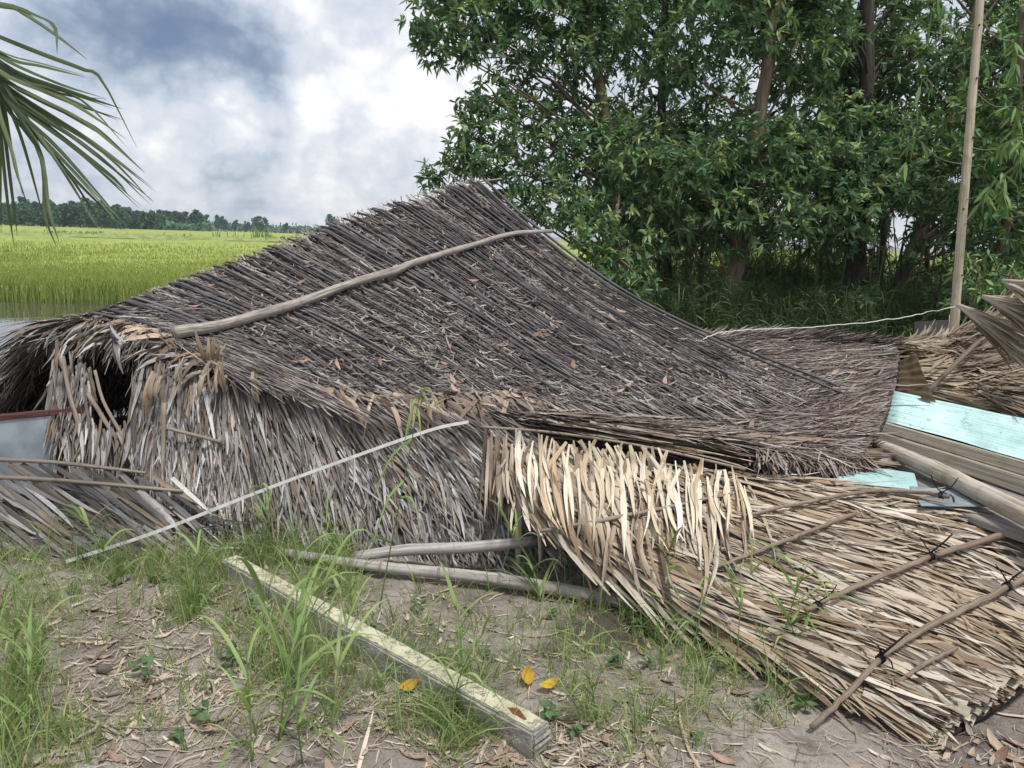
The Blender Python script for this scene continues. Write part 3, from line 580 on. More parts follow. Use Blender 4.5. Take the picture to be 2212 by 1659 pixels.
# ------------------------------------------------------------------ fallen hut
def G3(rows): return [[PY(*p) for p in r] for r in rows]
def GZ(rows): return [[PZ(*p) for p in r] for r in rows]
UPV = (0, -.25, 1)
ROOF = Surf(G3([
    [(185, 690, 4.40), (255, 702, 4.22), (325, 722, 4.06), (395, 750, 3.95), (465, 792, 3.82)],
    [(345, 624, 4.90), (470, 675, 4.52), (590, 735, 4.22), (700, 802, 3.96), (800, 872, 3.74)],
    [(560, 545, 5.50), (700, 625, 5.02), (850, 710, 4.56), (990, 800, 4.12), (1110, 876, 3.82)],
    [(755, 472, 6.00), (900, 562, 5.52), (1060, 668, 5.00), (1220, 775, 4.46), (1390, 872, 3.95)],
    [(910, 425, 6.50), (1050, 522, 6.02), (1205, 638, 5.45), (1390, 755, 4.85), (1590, 872, 4.15)],
    [(1030, 388, 6.90), (1145, 494, 6.55), (1335, 634, 6.10), (1560, 748, 5.45), (1810, 850, 4.70)]]), UPV)
def perp_rows():
    out = []
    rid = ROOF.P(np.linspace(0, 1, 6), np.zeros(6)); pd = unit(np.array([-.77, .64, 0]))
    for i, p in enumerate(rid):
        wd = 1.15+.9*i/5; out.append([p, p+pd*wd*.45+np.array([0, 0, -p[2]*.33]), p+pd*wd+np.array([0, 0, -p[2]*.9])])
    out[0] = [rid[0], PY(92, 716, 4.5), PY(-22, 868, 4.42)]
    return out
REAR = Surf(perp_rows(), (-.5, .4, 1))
LOWER = Surf(G3([
    [(1440, 742, 6.2), (1380, 805, 5.3), (1310, 852, 4.55), (1190, 872, 4.12), (1062, 892, 3.74)],
    [(1600, 724, 6.6), (1590, 800, 5.3), (1540, 862, 4.50), (1440, 902, 4.0), (1300, 922, 3.62)],
    [(1760, 727, 6.5), (1770, 800, 5.25), (1750, 872, 4.45), (1680, 928, 3.95), (1590, 960, 3.58)],
    [(1932, 744, 6.0), (1940, 790, 5.35), (1928, 852, 4.65), (1898, 925, 4.06), (1850, 998, 3.66)]]), (0, 0, 1))
WALL = Surf(G3([
    [(335, 780, 3.88), (328, 930, 3.74), (345, 1130, 3.46)],
    [(560, 820, 3.82), (550, 980, 3.64), (520, 1165, 3.40)],
    [(800, 885, 3.74), (800, 1035, 3.58), (740, 1195, 3.38)],
    [(1060, 905, 3.74), (1060, 1055, 3.54), (1000, 1200, 3.38)],
    [(1300, 930, 3.72), (1290, 1085, 3.50), (1270, 1215, 3.34)]]), (0, -1, .5))
FRESH = Surf(GZ([
    [(1070, 932, .52), (1195, 1108, .35), (1470, 1285, .15), (1770, 1432, .12), (2050, 1570, .06)],
    [(1330, 985, .45), (1480, 1090, .37), (1740, 1205, .25), (2010, 1318, .19), (2235, 1450, .12)],
    [(1620, 1028, .40), (1800, 1048, .40), (2010, 1085, .40), (2220, 1150, .34), (2440, 1260, .26)]]), (0, -.5, 1))
def dirs(S, a, b, th):
    Ps, Pt = S.D(np.clip(a, 0, 1), np.clip(b, 0, 1)); return np.sin(th)/np.linalg.norm(Ps, axis=-1), np.cos(th)/np.linalg.norm(Pt, axis=-1)
def lay(S, n, th, sd, l0, l1, w0, w1, a0=0, a1=1, b0=0, b1=1, keep=None, **kw):
    a, b = U(a0, a1, n), U(b0, b1, n)
    if keep is not None: k = keep(a, b); a, b = a[k], b[k]; kw = {q: (x[k] if isinstance(x, np.ndarray) and len(x) == n and q != 'prof' else x) for q, x in kw.items()}; n = len(a)
    t = (th(a, b) if callable(th) else th) + rng.normal(0, sd, n); da, db = dirs(S, a, b, t)
    return strands(S, a, b, da, db, U(l0, l1, n), U(w0, w1, n), **kw)

# --- main roof
def main_roof():
    o = ROOF.P(.5, 1.0); o[2] = 0
    t = thing('thatched_roof', 'collapsed grey thatched roof ribbed with dark palm stems, sloping up to the peak', 'roof', None, o)
    t2 = np.array(t.location)
    def st(VLs): return [(v - t2, l) for v, l in VLs]
    sh = ROOF.sheet('thatch_bed', 90, 60, -.035, .07, M['shade_bed'], t, .02); sh.location = -t2; sh['kind'] = 'stuff'
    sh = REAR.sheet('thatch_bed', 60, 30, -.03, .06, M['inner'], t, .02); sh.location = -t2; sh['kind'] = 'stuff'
    VL = [lay(ROOF, 11000, .03, .13, .14, .42, .004, .009, lift=U(-.022, .004, 11000), tip=.006, fold=.2, b1=.97),
          lay(ROOF, 1800, .75, .30, .05, .13, .004, .009, lift=U(-.015, .006, 1800), tip=.010, b1=.97),
          lay(ROOF, 1800, -.6, .30, .05, .13, .004, .009, lift=U(-.015, .006, 1800), tip=.010, b1=.97),
          lay(ROOF, 2200, .4, 1.2, .04, .10, .006, .016, lift=U(-.01, .012, 2200), tip=.02, b0=.2)]
    VL.append(lay(ROOF, 700, .1, .3, .06, .2, .004, .010, lift=U(.0, .028, 700), tip=.01, b0=.3)); VL.append(lay(ROOF, 450, .8, .6, .05, .12, .006, .012, lift=U(.0, .028, 450), tip=.01, b0=.4))
    # matted leaf near the left end
    VL.append(lay(ROOF, 1500, .2, .3, .2, .45, .005, .011, a1=.13, lift=U(-.01, .02, 1500), tip=.02))
    # rear slope, thinner
    VL.append(lay(REAR, 2600, 0, .3, .25, .6, .008, .018, lift=U(0, .02, 2600), tip=.02, a1=.6)); VL.append(lay(REAR, 1500, 0, .4, .25, .6, .008, .018, lift=U(-.08, -.05, 1500), tip=-.05, a1=.35)); VL.append(lay(REAR, 700, .1, .3, .2, .5, .005, .012, lift=U(-.02, .03, 700), tip=.04, a0=-.02, a1=.1))
    # ridge bristles
    n = 500; a = U(0, 1, n); VL.append(strands(ROOF, a, U(-.03, .02, n), *dirs(ROOF, a, np.zeros(n), rng.normal(0, .4, n)), U(.08, .25, n), U(.006, .012, n), lift=.0, tip=.0))
    stuff_mesh('thatch', st(VL), M['roof'], t)
    # stems: each one a piece of its own
    ss = []; x = .012
    while x < .995:
        ss.append(x)
        if rng.random() < .35: ss.append(x+rng.uniform(.004, .0065))
        x += rng.choice([rng.uniform(.009, .016), rng.uniform(.016, .030)])
    for a in ss:
        K = 22; b1 = rng.uniform(.78, .985) if a > .25 else rng.uniform(.75, .95); b0 = -.015 if rng.random() < .8 else rng.uniform(.02, .3)
        b = np.linspace(b0, b1, K); aa = a + rng.normal(0, .011)*np.linspace(-.4, 1, K) + .004*np.sin(np.linspace(0, rng.uniform(2, 5), K)+rng.uniform(0, 6)) - .05*max(0, a-.9)*np.linspace(0, 1, K)
        r = rng.uniform(.0065, .0115); lift = .019+.009*np.sin(np.linspace(0, rng.uniform(3, 9), K)+rng.uniform(0, 6)); P = ROOF.P(aa, b)+ROOF.N(aa, b)*lift[:, None]
        P[0] -= np.array([0, 0, .03]); R = np.linspace(r*1.15, r*.6, K)
        V, f, L = tube_arrays(P-P[0], R, 6, rng.random(), .75, True, .06); mb = MB(); mb.add(V, f, L); q = put('palm_stem', mb.mesh('palm_stem'), M['rib'], t); q.location = P[0]-t2
    # two longer stems that run out over the lower roof along the far edge
    for a, b1 in ((.985, 1.04), (1.01, 1.0)):
        K = 24; b = np.linspace(.02, b1, K); P = ROOF.P(np.full(K, a), b)+ROOF.N(np.full(K, a), b)*.035; V, f, L = tube_arrays(P-P[0], np.linspace(.013, .009, K), 6, .4, 1, True, .05); mb = MB(); mb.add(V, f, L); q = put('palm_stem', mb.mesh('palm_stem'), M['rib'], t); q.location = P[0]-t2
    # bleached lath poking out at the peak
    P = np.array([PY(1005, 396, 6.95), PY(1085, 386, 6.95)]); V, f, L = tube_arrays(P-P[0], [.014, .014], 6, .5, .5); mb = MB(); mb.add(V, f, L); q = put('ridge_lath', mb.mesh('ridge_lath'), M['log'], t); q.location = P[0]-t2
    # crumpled leaves along the front edge: hanging curled tips
    n = 90; a = np.concatenate([U(.0, .42, 60), U(0, .02, 30)]); b = np.concatenate([U(.93, 1.0, 60), U(.05, 1, 30)]); da, db = dirs(ROOF, a, b, np.concatenate([rng.normal(-.1, .45, 60), rng.normal(-1.45, .35, 30)]))
    VLp = strands(ROOF, a, b, da, db, U(.12, .26, n), U(.018, .042, n), lift=.02, tip=U(-.02, .05, n), curl=U(.06, .2, n), roll=.6, fold=.4, prof=LANCE, tint=rng.random(n))
    leaf_parts('leaf', VLp, M['eave'], t)
    n = 900; a = U(.0, .45, n); b = U(.9, 1.0, n); VLs = [strands(ROOF, a, b, *dirs(ROOF, a, b, rng.normal(.4, .8, n)), U(.05, .16, n), U(.008, .03, n), lift=U(-.06, .02, n), tip=U(-.02, .03, n), curl=U(.0, .1, n), roll=.7)]
    n = 420; a = U(-.01, .03, n); b = U(.0, 1.0, n); VLs.append(strands(ROOF, a, b, *dirs(ROOF, a, b, rng.normal(-1.3, .6, n)), U(.06, .24, n), U(.008, .03, n), lift=U(-.08, .01, n), tip=U(-.03, .03, n), curl=U(.02, .16, n), roll=.7))
    n = 500; a = U(-.01, .05, n); b = U(.0, 1.0, n); VLs.append(strands(REAR, a, b, *dirs(REAR, a, b, rng.normal(-.7, .6, n)), U(.1, .35, n), U(.006, .014, n), lift=U(-.07, .02, n), tip=U(-.08, .03, n), curl=U(.0, .1, n), roll=.7))
    stuff_mesh('edge_thatch', st(VLs[:1]), M['eave'], t); stuff_mesh('gable_thatch', st(VLs[1:]), M['wall'], t)
    # upright torn leaf stubs by the end of the pole
    for (u0, v0, u1, v1, w) in [(458, 795, 420, 702, .028), (462, 800, 452, 722, .03), (472, 795, 478, 735, .022), (452, 785, 436, 862, .026), (470, 790, 466, 860, .03), (478, 780, 490, 842, .018), (332, 805, 314, 892, .034), (342, 812, 336, 880, .02), (548, 805, 562, 875, .024), (655, 882, 652, 955, .018), (250, 720, 262, 800, .026), (268, 725, 250, 790, .02), (140, 740, 118, 800, .018), (240, 705, 268, 745, .02), (205, 712, 160, 735, .022), (395, 770, 388, 845, .018)]:
        y = 3.72 if v1 > v0 else 3.86
        if u0 < 300: y = 3.98
        for q_ in range(3):
            jx = rng.normal(0, 4, 4); A, Bp = PY(u0+jx[0], v0+jx[1], y+.02), PY(u1+jx[2]*2, v1+jx[3]*2, y-.03-.01*q_); k = np.linspace(0, 1, 6)[:, None]; P = A+(Bp-A)*k*rng.uniform(.7, 1); P[:, 1] -= .03*np.sin(k[:, 0]*3); T = unit(np.gradient(P, axis=0)); Sd = unit(np.cross(T, np.array([.2, -1, .3])+rng.normal(0, .4, 3))); Nn = np.cross(Sd, T)
            leaf_parts('leaf', ribbon_arrays(P[None], Sd[None], Nn[None], np.array([w*rng.uniform(.5, 1)]), np.array([.6, .8, .9, 1, .8, .35])+rng.normal(0, .1, 6), np.array([.35]), rng.random(1)), M['wall' if u0 < 300 else 'eave'], t)
    return t
main_roof()
def roof_pole():
    px = [(368, 758), (480, 724), (640, 674), (760, 628), (850, 600), (895, 584), (1000, 548), (1100, 520), (1192, 499)]
    P = []
    for (u, v), r in zip(px, np.linspace(.038, .028, len(px))):
        a, b = ROOF.find(u, v); P.append(ROOF.P(a, b)+np.asarray(ROOF.N(np.array([a]*4), np.array([b]*4)))[0]*(r+.022))
    P[-1] = PY(1192, 499, P[-1][1]-.02)
    tube_obj('wooden_pole', P, [.036, .031, .029, .027, .031, .025, .022, .020, .015], M['pole'], K=44, n=12, rough=.03, wob=.0012, label='long crooked bleached wooden pole lying across the grey ribbed roof', cat='pole')
roof_pole()

# --- lower roof on the right
def lower_roof():
    o = LOWER.P(.5, .9); o[2] = 0; t = thing('thatched_roof', 'low flat brown thatched roof section with a straight cut right edge', 'roof', None, o); t2 = np.array(t.location)
    sh = LOWER.sheet('thatch_bed', 50, 50, -.04, .07, M['shade_bed'], t, .02); sh.location = -t2; sh['kind'] = 'stuff'
    hp = math.pi/2
    VL = [lay(LOWER, 9500, hp-.1, .22, .12, .34, .006, .013, a1=.98, amax=1.005, lift=U(-.015, .02, 9500), tip=.016, K=5, prof=SHRED[[0, 1, 3, 4, 5]]),
          lay(LOWER, 1600, hp+.1, .7, .10, .25, .006, .014, a1=.97, amax=1.005, lift=U(.0, .03, 1600), tip=.03, curl=U(0, .02, 1600)),
          lay(LOWER, 900, hp-.2, .25, .14, .3, .007, .015, b0=-.01, b1=.05, a1=.97, lift=U(0, .04, 900), tip=.06)]
    # layered cut ends down the right-hand edge and the front edge
    n = 2600; a, b = U(.86, .985, n), U(0, 1, n); VL.append(strands(LOWER, a, b, *dirs(LOWER, a, b, rng.normal(hp-.05, .18, n)), U(.06, .14, n), U(.006, .012, n), lift=U(-.13, .01, n), tip=.0, amax=U(.995, 1.01, n)))
    n = 1700; a, b = U(.72, 1.0, n), U(.93, 1.03, n); VL.append(strands(LOWER, a, b, *dirs(LOWER, a, b, rng.normal(hp-.75, .4, n)), U(.06, .18, n), U(.006, .014, n), lift=U(-.10, .02, n), tip=-.02))
    VL = [(v-t2, l) for v, l in VL]; stuff_mesh('thatch', VL, M['lower'], t)
    n = 150; VLp = lay(LOWER, n, hp-.08, .3, .2, .42, .013, .026, a1=.92, lift=U(.012, .03, n), tip=.02, prof=LANCE); leaf_parts('leaf', VLp, M['lower'], t)
    # long tan leaf bundle along the front edge with the shadowed gap under it
    n = 150; a = U(.0, .62, n); b = U(.86, 1.0, n); VLp = strands(LOWER, a, b, *dirs(LOWER, a, b, rng.normal(hp-.02, .10, n)), U(.35, .8, n), U(.016, .034, n), lift=U(-.07, .03, n), tip=U(-.01, .02, n), prof=LANCE, tint=rng.random(n)); leaf_parts('leaf', VLp, M['eave'], t)
    n = 900; a = U(-.02, .85, n); b = U(.9, 1.01, n); VL = strands(LOWER, a, b, *dirs(LOWER, a, b, rng.normal(hp-.02, .12, n)), U(.3, .7, n), U(.008, .02, n), lift=U(-.09, .015, n), tip=U(-.02, .02, n)); stuff_mesh('edge_thatch', [(VL[0]-t2, VL[1])], M['eave'], t)
    # sawn pole ends under the eave
    for u, v, y, r in ((640, 860, 3.92, .018), (855, 868, 3.86, .02), (1145, 905, 3.86, .022), (1778, 985, 3.86, .03), (1925-15, 1000-5, 3.95, .02)): pass
lower_roof()
for (u0, v0, y0, u1, v1, y1, r, lb) in [(1780, 990, 3.95, 1705, 976, 4.5, .034, 'grey sawn log end in the dark gap under the brown roof eave'), (1905, 1000, 3.7, 1960, 985, 4.1, .020, 'short pale stick end poking out below the brown roof tip'), (1143, 907, 3.74, 1160, 895, 4.3, .016, 'small round pole end under the front eave by the metal strip'), (855, 872, 3.74, 880, 862, 4.2, .016, 'small round pole end under the front eave of the grey roof')]:
    tube_obj('pole_end', [PY(u0, v0, y0), PY(u1, v1, y1)], [r, r], M['pole'], K=4, n=10, label=lb, cat='pole')

# --- grey leaf wall under the eave
def wall():
    o = WALL.P(.5, 1.0); o[2] = 0; t = thing('leaf_wall', 'silver-grey palm leaf wall slumped below the front eave', 'wall', None, o); t2 = np.array(t.location)
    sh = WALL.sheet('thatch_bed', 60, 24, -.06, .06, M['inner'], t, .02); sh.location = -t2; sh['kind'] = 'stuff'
    th = lambda a, b: np.interp(a, [0, .15, .3, .6, 1], [.08, .2, .5, .72, .75])
    VL = [lay(WALL, 3000, th, .17, .18, .5, .004, .011, b1=.86, lift=U(-.06, .015, 3000), tip=U(.0, .06, 3000)), lay(WALL, 1300, th, .24, .12, .3, .006, .016, b0=.3, b1=.9, lift=U(.0, .04, 1300), tip=U(.0, .05, 1300)),
          lay(WALL, 700, th, .12, .15, .3, .006, .016, b0=-.02, b1=.12, lift=U(-.02, .02, 700), tip=.03)]
    # skirt of brown leaf behind the bamboo pole
    sk = Surf(G3([[(840, 1185, 3.46), (850, 1265, 3.36)], [(1150, 1190, 3.42), (1150, 1275, 3.28)], [(1500, 1235, 3.28), (1480, 1325, 3.08)]]), (0, -1, .4))
    VL2 = [lay(sk, 600, .3, .35, .1, .3, .01, .026, lift=U(-.03, .02, 600), tip=.03, b1=.75), lay(sk, 350, -.5, .3, .1, .25, .01, .026, lift=U(-.03, .02, 350), tip=.03, b1=.75)]
    stuff_mesh('thatch', [(v-t2, l) for v, l in VL], M['wall'], t); stuff_mesh('skirt_thatch', [(v-t2, l) for v, l in VL2], M['eave'], t)
    sh = sk.sheet('thatch_bed', 20, 8, -.05, .04, M['inner'], t, .02); sh.location = -t2; sh['kind'] = 'stuff'
    n = 190; VLp = lay(WALL, n, th, .2, .22, .5, .010, .026, b1=.8, lift=U(.005, .035, n), tip=U(.01, .06, n), prof=LANCE, curl=U(0, .04, n)); leaf_parts('leaf', VLp, M['wall'], t)
    # shreds hanging across the dark gable opening
    CU_ = Surf(G3([[(112, 742, 4.22), (114, 1012, 3.72)], [(185, 722, 4.26), (195, 1010, 3.70)], [(262, 735, 4.16), (280, 1005, 3.68)], [(345, 780, 3.98), (345, 1010, 3.66)]]), (0, -1, .3))
    kp = lambda a, b: ~((a > .38) & (a < .78) & (b < .66)) & ~((a < .38) & (b < .22) & (rng.random(len(a)) < .8))
    VL = [lay(CU_, 700, .0, .14, .14, .34, .006, .018, b1=.78, lift=U(-.03, .03, 700), tip=U(0, .05, 700), keep=kp, roll=.6)]
    stuff_mesh('hanging_shreds', [(v-t2, l) for v, l in VL], M['wall'], t)
    n = 60; VLp = lay(CU_, n, .02, .18, .2, .42, .016, .036, b1=.6, lift=U(.0, .05, n), tip=U(0, .05, n), keep=kp, roll=.7, prof=LANCE); leaf_parts('leaf', VLp, M['wall'], t)
    for pts, r in [([(135, 770, 3.96), (150, 850, 3.9), (175, 935, 3.84)], .012), ([(190, 850, 3.9), (240, 930, 3.84), (290, 1000, 3.7)], .012), ([(205, 800, 3.94), (225, 870, 3.88), (275, 960, 3.78)], .009), ([(300, 960, 3.66), (330, 1000, 3.62), (470, 955, 3.62), (480, 960, 3.62)][2:], .01), ([(355, 870, 3.66), (352, 1000, 3.60), (345, 1165, 3.40)], .011), ([(360, 925, 3.64), (420, 940, 3.62), (478, 955, 3.6)], .009)]:
        P = smooth_path([PY(*p) for p in pts], 10); V, f, L = tube_arrays(P-P[0], r, 6, rng.random(), 1, True, .06); mb = MB(); mb.add(V, f, L); q = put('leaf_stalk', mb.mesh('leaf_stalk'), M['lath'], t); q.location = P[0]-t2
wall()

def hexa(c8):
    return np.asarray(c8), [np.array([[0, 3, 2, 1], [4, 5, 6, 7], [0, 1, 5, 4], [1, 2, 6, 5], [2, 3, 7, 6], [3, 0, 4, 7]])]
def slab(name, q, thick, mat, parent=None, bevel=.003, off=None, **kw):
    """thick board over four corner points; the points are its top face"""
    q = np.asarray(q, float); n = unit(np.cross(q[1]-q[0], q[3]-q[0])); n = n if n[2] > 0 or (abs(n[2]) < .2 and n[1] < 0) else -n
    o = q.mean(0); V, f = hexa(np.concatenate([q-n*thick-o, q-o])); me = mesh_np(name, V, f, None, False)
    bm = bmesh.new(); bm.from_mesh(me); bmesh.ops.recalc_face_normals(bm, faces=bm.faces)
    e0 = max(bm.edges, key=lambda e: e.calc_length()); bmesh.ops.subdivide_edges(bm, edges=[e for e in bm.edges if e.calc_length() > .6*e0.calc_length()], cuts=6)
    if bevel: bmesh.ops.bevel(bm, geom=[e for e in bm.edges if e.is_manifold and e.calc_face_angle() > .5], offset=bevel, segments=2, affect='EDGES')
    ax = unit(q[1]-q[0]) if np.linalg.norm(q[1]-q[0]) > np.linalg.norm(q[3]-q[0]) else unit(q[3]-q[0]); side = np.cross(n, ax)
    for v in bm.verts: c = np.array(v.co); v.co = c + rng.normal(0, bevel*.35+1e-5, 3)
    bm.to_mesh(me); bm.free(); co = np.array([v.co for v in me.vertices]); s = rng.random()
    a = me.attributes.new('luv', 'FLOAT_VECTOR', 'POINT'); a.data.foreach_set('vector', np.stack([co @ ax, co @ side+co @ n*.7, np.full(len(co), s)], -1).astype(np.float32).ravel())
    ob = put(name, me, mat, parent, **kw); ob.location = o - (np.array(parent.location) if parent is not None else 0); return ob

# --- window lying in the gable opening
def window():
    A, Bp = PY(-90, 905, 3.80), PY(200, 879, 3.90); t = thing('window', 'red-framed window pane leaning in the dark gable opening at the left edge', 'window', None, (A[0], A[1], 0))
    dn = np.array([0, -.10, -.50]); fr = np.array([0, 0, -.028])
    slab('frame', [A, Bp, Bp+fr, A+fr], .04, M['red'], t)
    m, nt, N, L, b = newmat('dusty_pane'); geo = N.new('ShaderNodeNewGeometry'); s = nd(N, L, 'TexNoise', Vector=geo.outputs['Position'], Scale=6.0, Detail=5.0)
    L.new(ramp(N, L, s.outputs[0], [(.35, srgb('#70787e')), (.65, srgb('#9aa2a7'))]), b.inputs['Base Color']); b.inputs['Metallic'].default_value = .25
    L.new(ramp(N, L, s.outputs[0], [(.3, (.18,)*3+(1,)), (.7, (.34,)*3+(1,))]), b.inputs['Roughness'])
    a2, b2 = A+fr+np.array([0, .012, -.002]), Bp+fr+np.array([0, .012, -.002]); Bs = a2+(b2-a2)*.70; slab('pane', [a2, Bs, Bs+dn, a2+dn], .006, m, t, 0)
    c = Bs+np.array([.02, 0, 0]); slab('frame', [c, c+np.array([.05, .02, 0]), c+np.array([.05, .02, 0])+dn, c+dn], .04, M['red'], t)
    slab('frame', [a2+dn, Bs+dn, Bs+dn+fr, a2+dn+fr], .04, M['red'], t)
window()

# --- fallen palm leaf panel bottom left
def frond_panel():
    S = Surf(G3([[(-90, 1000, 3.56), (-90, 1100, 3.42), (-90, 1210, 3.26)], [(140, 1010, 3.55), (150, 1110, 3.40), (160, 1215, 3.24)], [(400, 1040, 3.50), (400, 1120, 3.38), (390, 1215, 3.26)]]), (0, -1, 1))
    o = S.P(.5, 1.); o[2] = 0; t = thing('palm_leaf_panel', 'fallen palm leaf panel with slanting pale leaflets in the grass below the window', 'leaf panel', None, o); t2 = np.array(t.location)
    for row, (b0, n) in enumerate(((.0, 15), (.19, 16), (.40, 15), (.60, 17))):
        a = np.linspace(-.02, .95, n)+rng.normal(0, .006, n); b = np.full(n, b0)+rng.normal(0, .01, n); VLp = strands(S, a, b, *dirs(S, a, b, rng.normal(.92, .06, n)), U(.30, .46, n), U(.018, .032, n), lift=.016-.006*row+U(0, .012, n), tip=U(.0, .02, n), roll=.25, fold=.35, prof=np.array([.8, 1, 1, .9, .7, .1]), bend=U(-.1, .1, n)); leaf_parts('leaf', VLp, M['wall'], t)
    VL = [lay(S, 420, 1.0, .25, .15, .4, .005, .014, b0=.25, lift=U(-.05, -.01, 420), tip=.01), lay(S, 300, 1.1, .2, .25, .5, .006, .016, b0=.6, lift=U(-.03, .0, 300), tip=.01)]
    stuff_mesh('leaf_litter', [(v-t2, l) for v, l in VL], M['wall'], t)
    for b0, b1, a1 in ((-.03, -.02, .85), (.165, .17, 1.0)):
        K = 16; a = np.linspace(-.02, a1, K); P = S.P(a, np.linspace(b0, b1, K))+S.N(a, np.full(K, .1))*.03; V, f, L = tube_arrays(P-P[0], np.linspace(.013, .008, K), 6, .5, 1, True, .05); mb = MB(); mb.add(V, f, L); q = put('lath', mb.mesh('lath'), M['lath'], t); q.location = P[0]-t2
frond_panel()

# --- fresh cream panel on the right
def fresh_panel():
    o = FRESH.P(.3, 1.0); o[2] = 0; t = thing('palm_thatch', 'cream palm thatch with tied battens sprawled on the right', 'thatch', None, o); t2 = np.array(t.location)
    sh = FRESH.sheet('thatch_bed', 40, 50, -.05, .03, M['inner'], t, .02); sh.location = -t2; sh['kind'] = 'stuff'
    VL = [lay(FRESH, 3400, 0, .09, .25, .6, .008, .022, b1=.97, bmax=U(.97, 1.0, 3400), lift=U(-.045, .005, 3400), tip=U(.0, .03, 3400)), lay(FRESH, 1000, .05, .18, .15, .4, .008, .02, b1=.92, bmax=.99, lift=U(.0, .02, 1000), tip=U(.0, .04, 1000), bend=rng.normal(0, .2, 1000)),
          lay(FRESH, 500, .0, .10, .1, .25, .02, .04, b0=.86, b1=.97, bmax=U(.97, 1.005, 500), lift=U(-.05, .0, 500), tip=0, prof=np.array([.9, 1, 1, 1, 1, .95])), lay(FRESH, 500, -.05, .15, .2, .45, .01, .03, a0=-.03, a1=.02, b0=.05, b1=.9, bmax=.99, lift=U(-.06, .0, 500), tip=-.01)]
    stuff_mesh('thatch', [(v-t2, l) for v, l in VL], M['fresh'], t)
    n = 270; VLp = lay(FRESH, n, .02, .10, .32, .7, .018, .044, b1=.88, bmax=.98, lift=U(.002, .022, n), tip=U(.0, .035, n), prof=LANCE, bend=rng.normal(0, .1, n)); leaf_parts('leaf', VLp, M['fresh'], t)
    n = 26; a = np.linspace(.0, .95, n)+rng.normal(0, .012, n); b = U(.86, .92, n); VLp = strands(FRESH, a, b, *dirs(FRESH, a, b, rng.normal(0, .08, n)), U(.16, .28, n), U(.035, .055, n), lift=.012, tip=.012, bmax=U(.985, 1.01, n), prof=np.array([.9, 1, 1, 1, 1, .97])); leaf_parts('leaf', VLp, M['fresh'], t)
    def batten(px, r0, r1, ties):
        P = []
        for p in px:
            if len(p) == 3: P.append(PZ(*p)); continue
            a, b = FRESH.find(*p); P.append(FRESH.P(a, b)+np.array([0, -.012, .042+r0]))
        Q = smooth_path(P, 40); Q[1:-1] += rng.normal(0, .0015, (38, 3)); V, f, L = tube_arrays(Q-Q[0], np.linspace(r0, r1, 40), 8, rng.random(), 1, True, .05); mb = MB(); mb.add(V, f, L); q = put('batten', mb.mesh('batten'), M['batten'], t); q.location = Q[0]-t2
        uu, vv = proj(Q)
        for tu in ties:
            k = int(np.argmin(np.abs(uu-tu))); c = Q[k]; T = unit(Q[min(k+1, 39)]-Q[k-1]); r = np.interp(k, [0, 39], [r0, r1])+.003; mb = MB()
            ring = [c-q[0] if False else c for q in [0]]; A = unit(np.cross(T, [0, 0, 1.])); Bv = np.cross(A, T); an = np.linspace(0, 2*np.pi, 13)
            for sh_ in (-.006, .005):
                V, f, L = tube_arrays(c+T*sh_+A*np.cos(an)[:, None]*r+Bv*np.sin(an)[:, None]*r-c, .0035, 5, .5, 1, False); mb.add(V, f, L)
            for e in ((-.05, -.01, .06), (.05, -.02, .075), (.02, -.05, -.02)):
                e = np.array(e)*rng.uniform(.7, 1.3); V, f, L = tube_arrays(smooth_path([Bv*r, Bv*r+e*.5+rng.normal(0, .008, 3), Bv*r+e], 6), np.linspace(.0055, .004, 6), 4, .5, .5); mb.add(V, f, L)
            ob = put('tie', mb.mesh('tie'), M['black'], q); ob.location = c-Q[0]
    batten([(1735, 1345), (1860, 1285), (2010, 1225), (2130, 1185), (2225, 1148)], .009, .015, [1765, 2008])
    batten([(1752, 1572, .02), (1830, 1500, .09), (1900, 1440), (1985, 1388), (2110, 1320), (2225, 1262)], .009, .012, [1905, 2170])
    batten([(1530, 1255), (1650, 1210), (1760, 1165), (1840, 1130)], .008, .009, [])
    batten([(1600, 1135), (1740, 1105), (1860, 1085), (1960, 1085), (2050, 1072, .47)], .008, .010, [2032])
    batten([(1835, 1538, .035), (1900, 1500, .08), (1985, 1462), (2060, 1425)], .007, .007, [])
    # row of loose strands over the near corner
    for pts in ([(1935, 1430, .14), (1960, 1480, .08), (1985, 1560, .01)], [(1950, 1490, .10), (2010, 1545, .05), (2075, 1610, .012)], [(2065, 1510, .12), (2090, 1570, .02), (2105, 1600, .0)]):
        P = smooth_path([PZ(*p) for p in pts], 6); T = unit(np.gradient(P, axis=0)); Sd = unit(np.cross(T, [0, -.3, 1.])); Nn = np.cross(Sd, T); leaf_parts('leaf', ribbon_arrays(P[None], Sd[None], Nn[None], np.array([.026]), LANCE, np.array([.2]), U(.2, .9, 1)), M['fresh'], t)
fresh_panel()

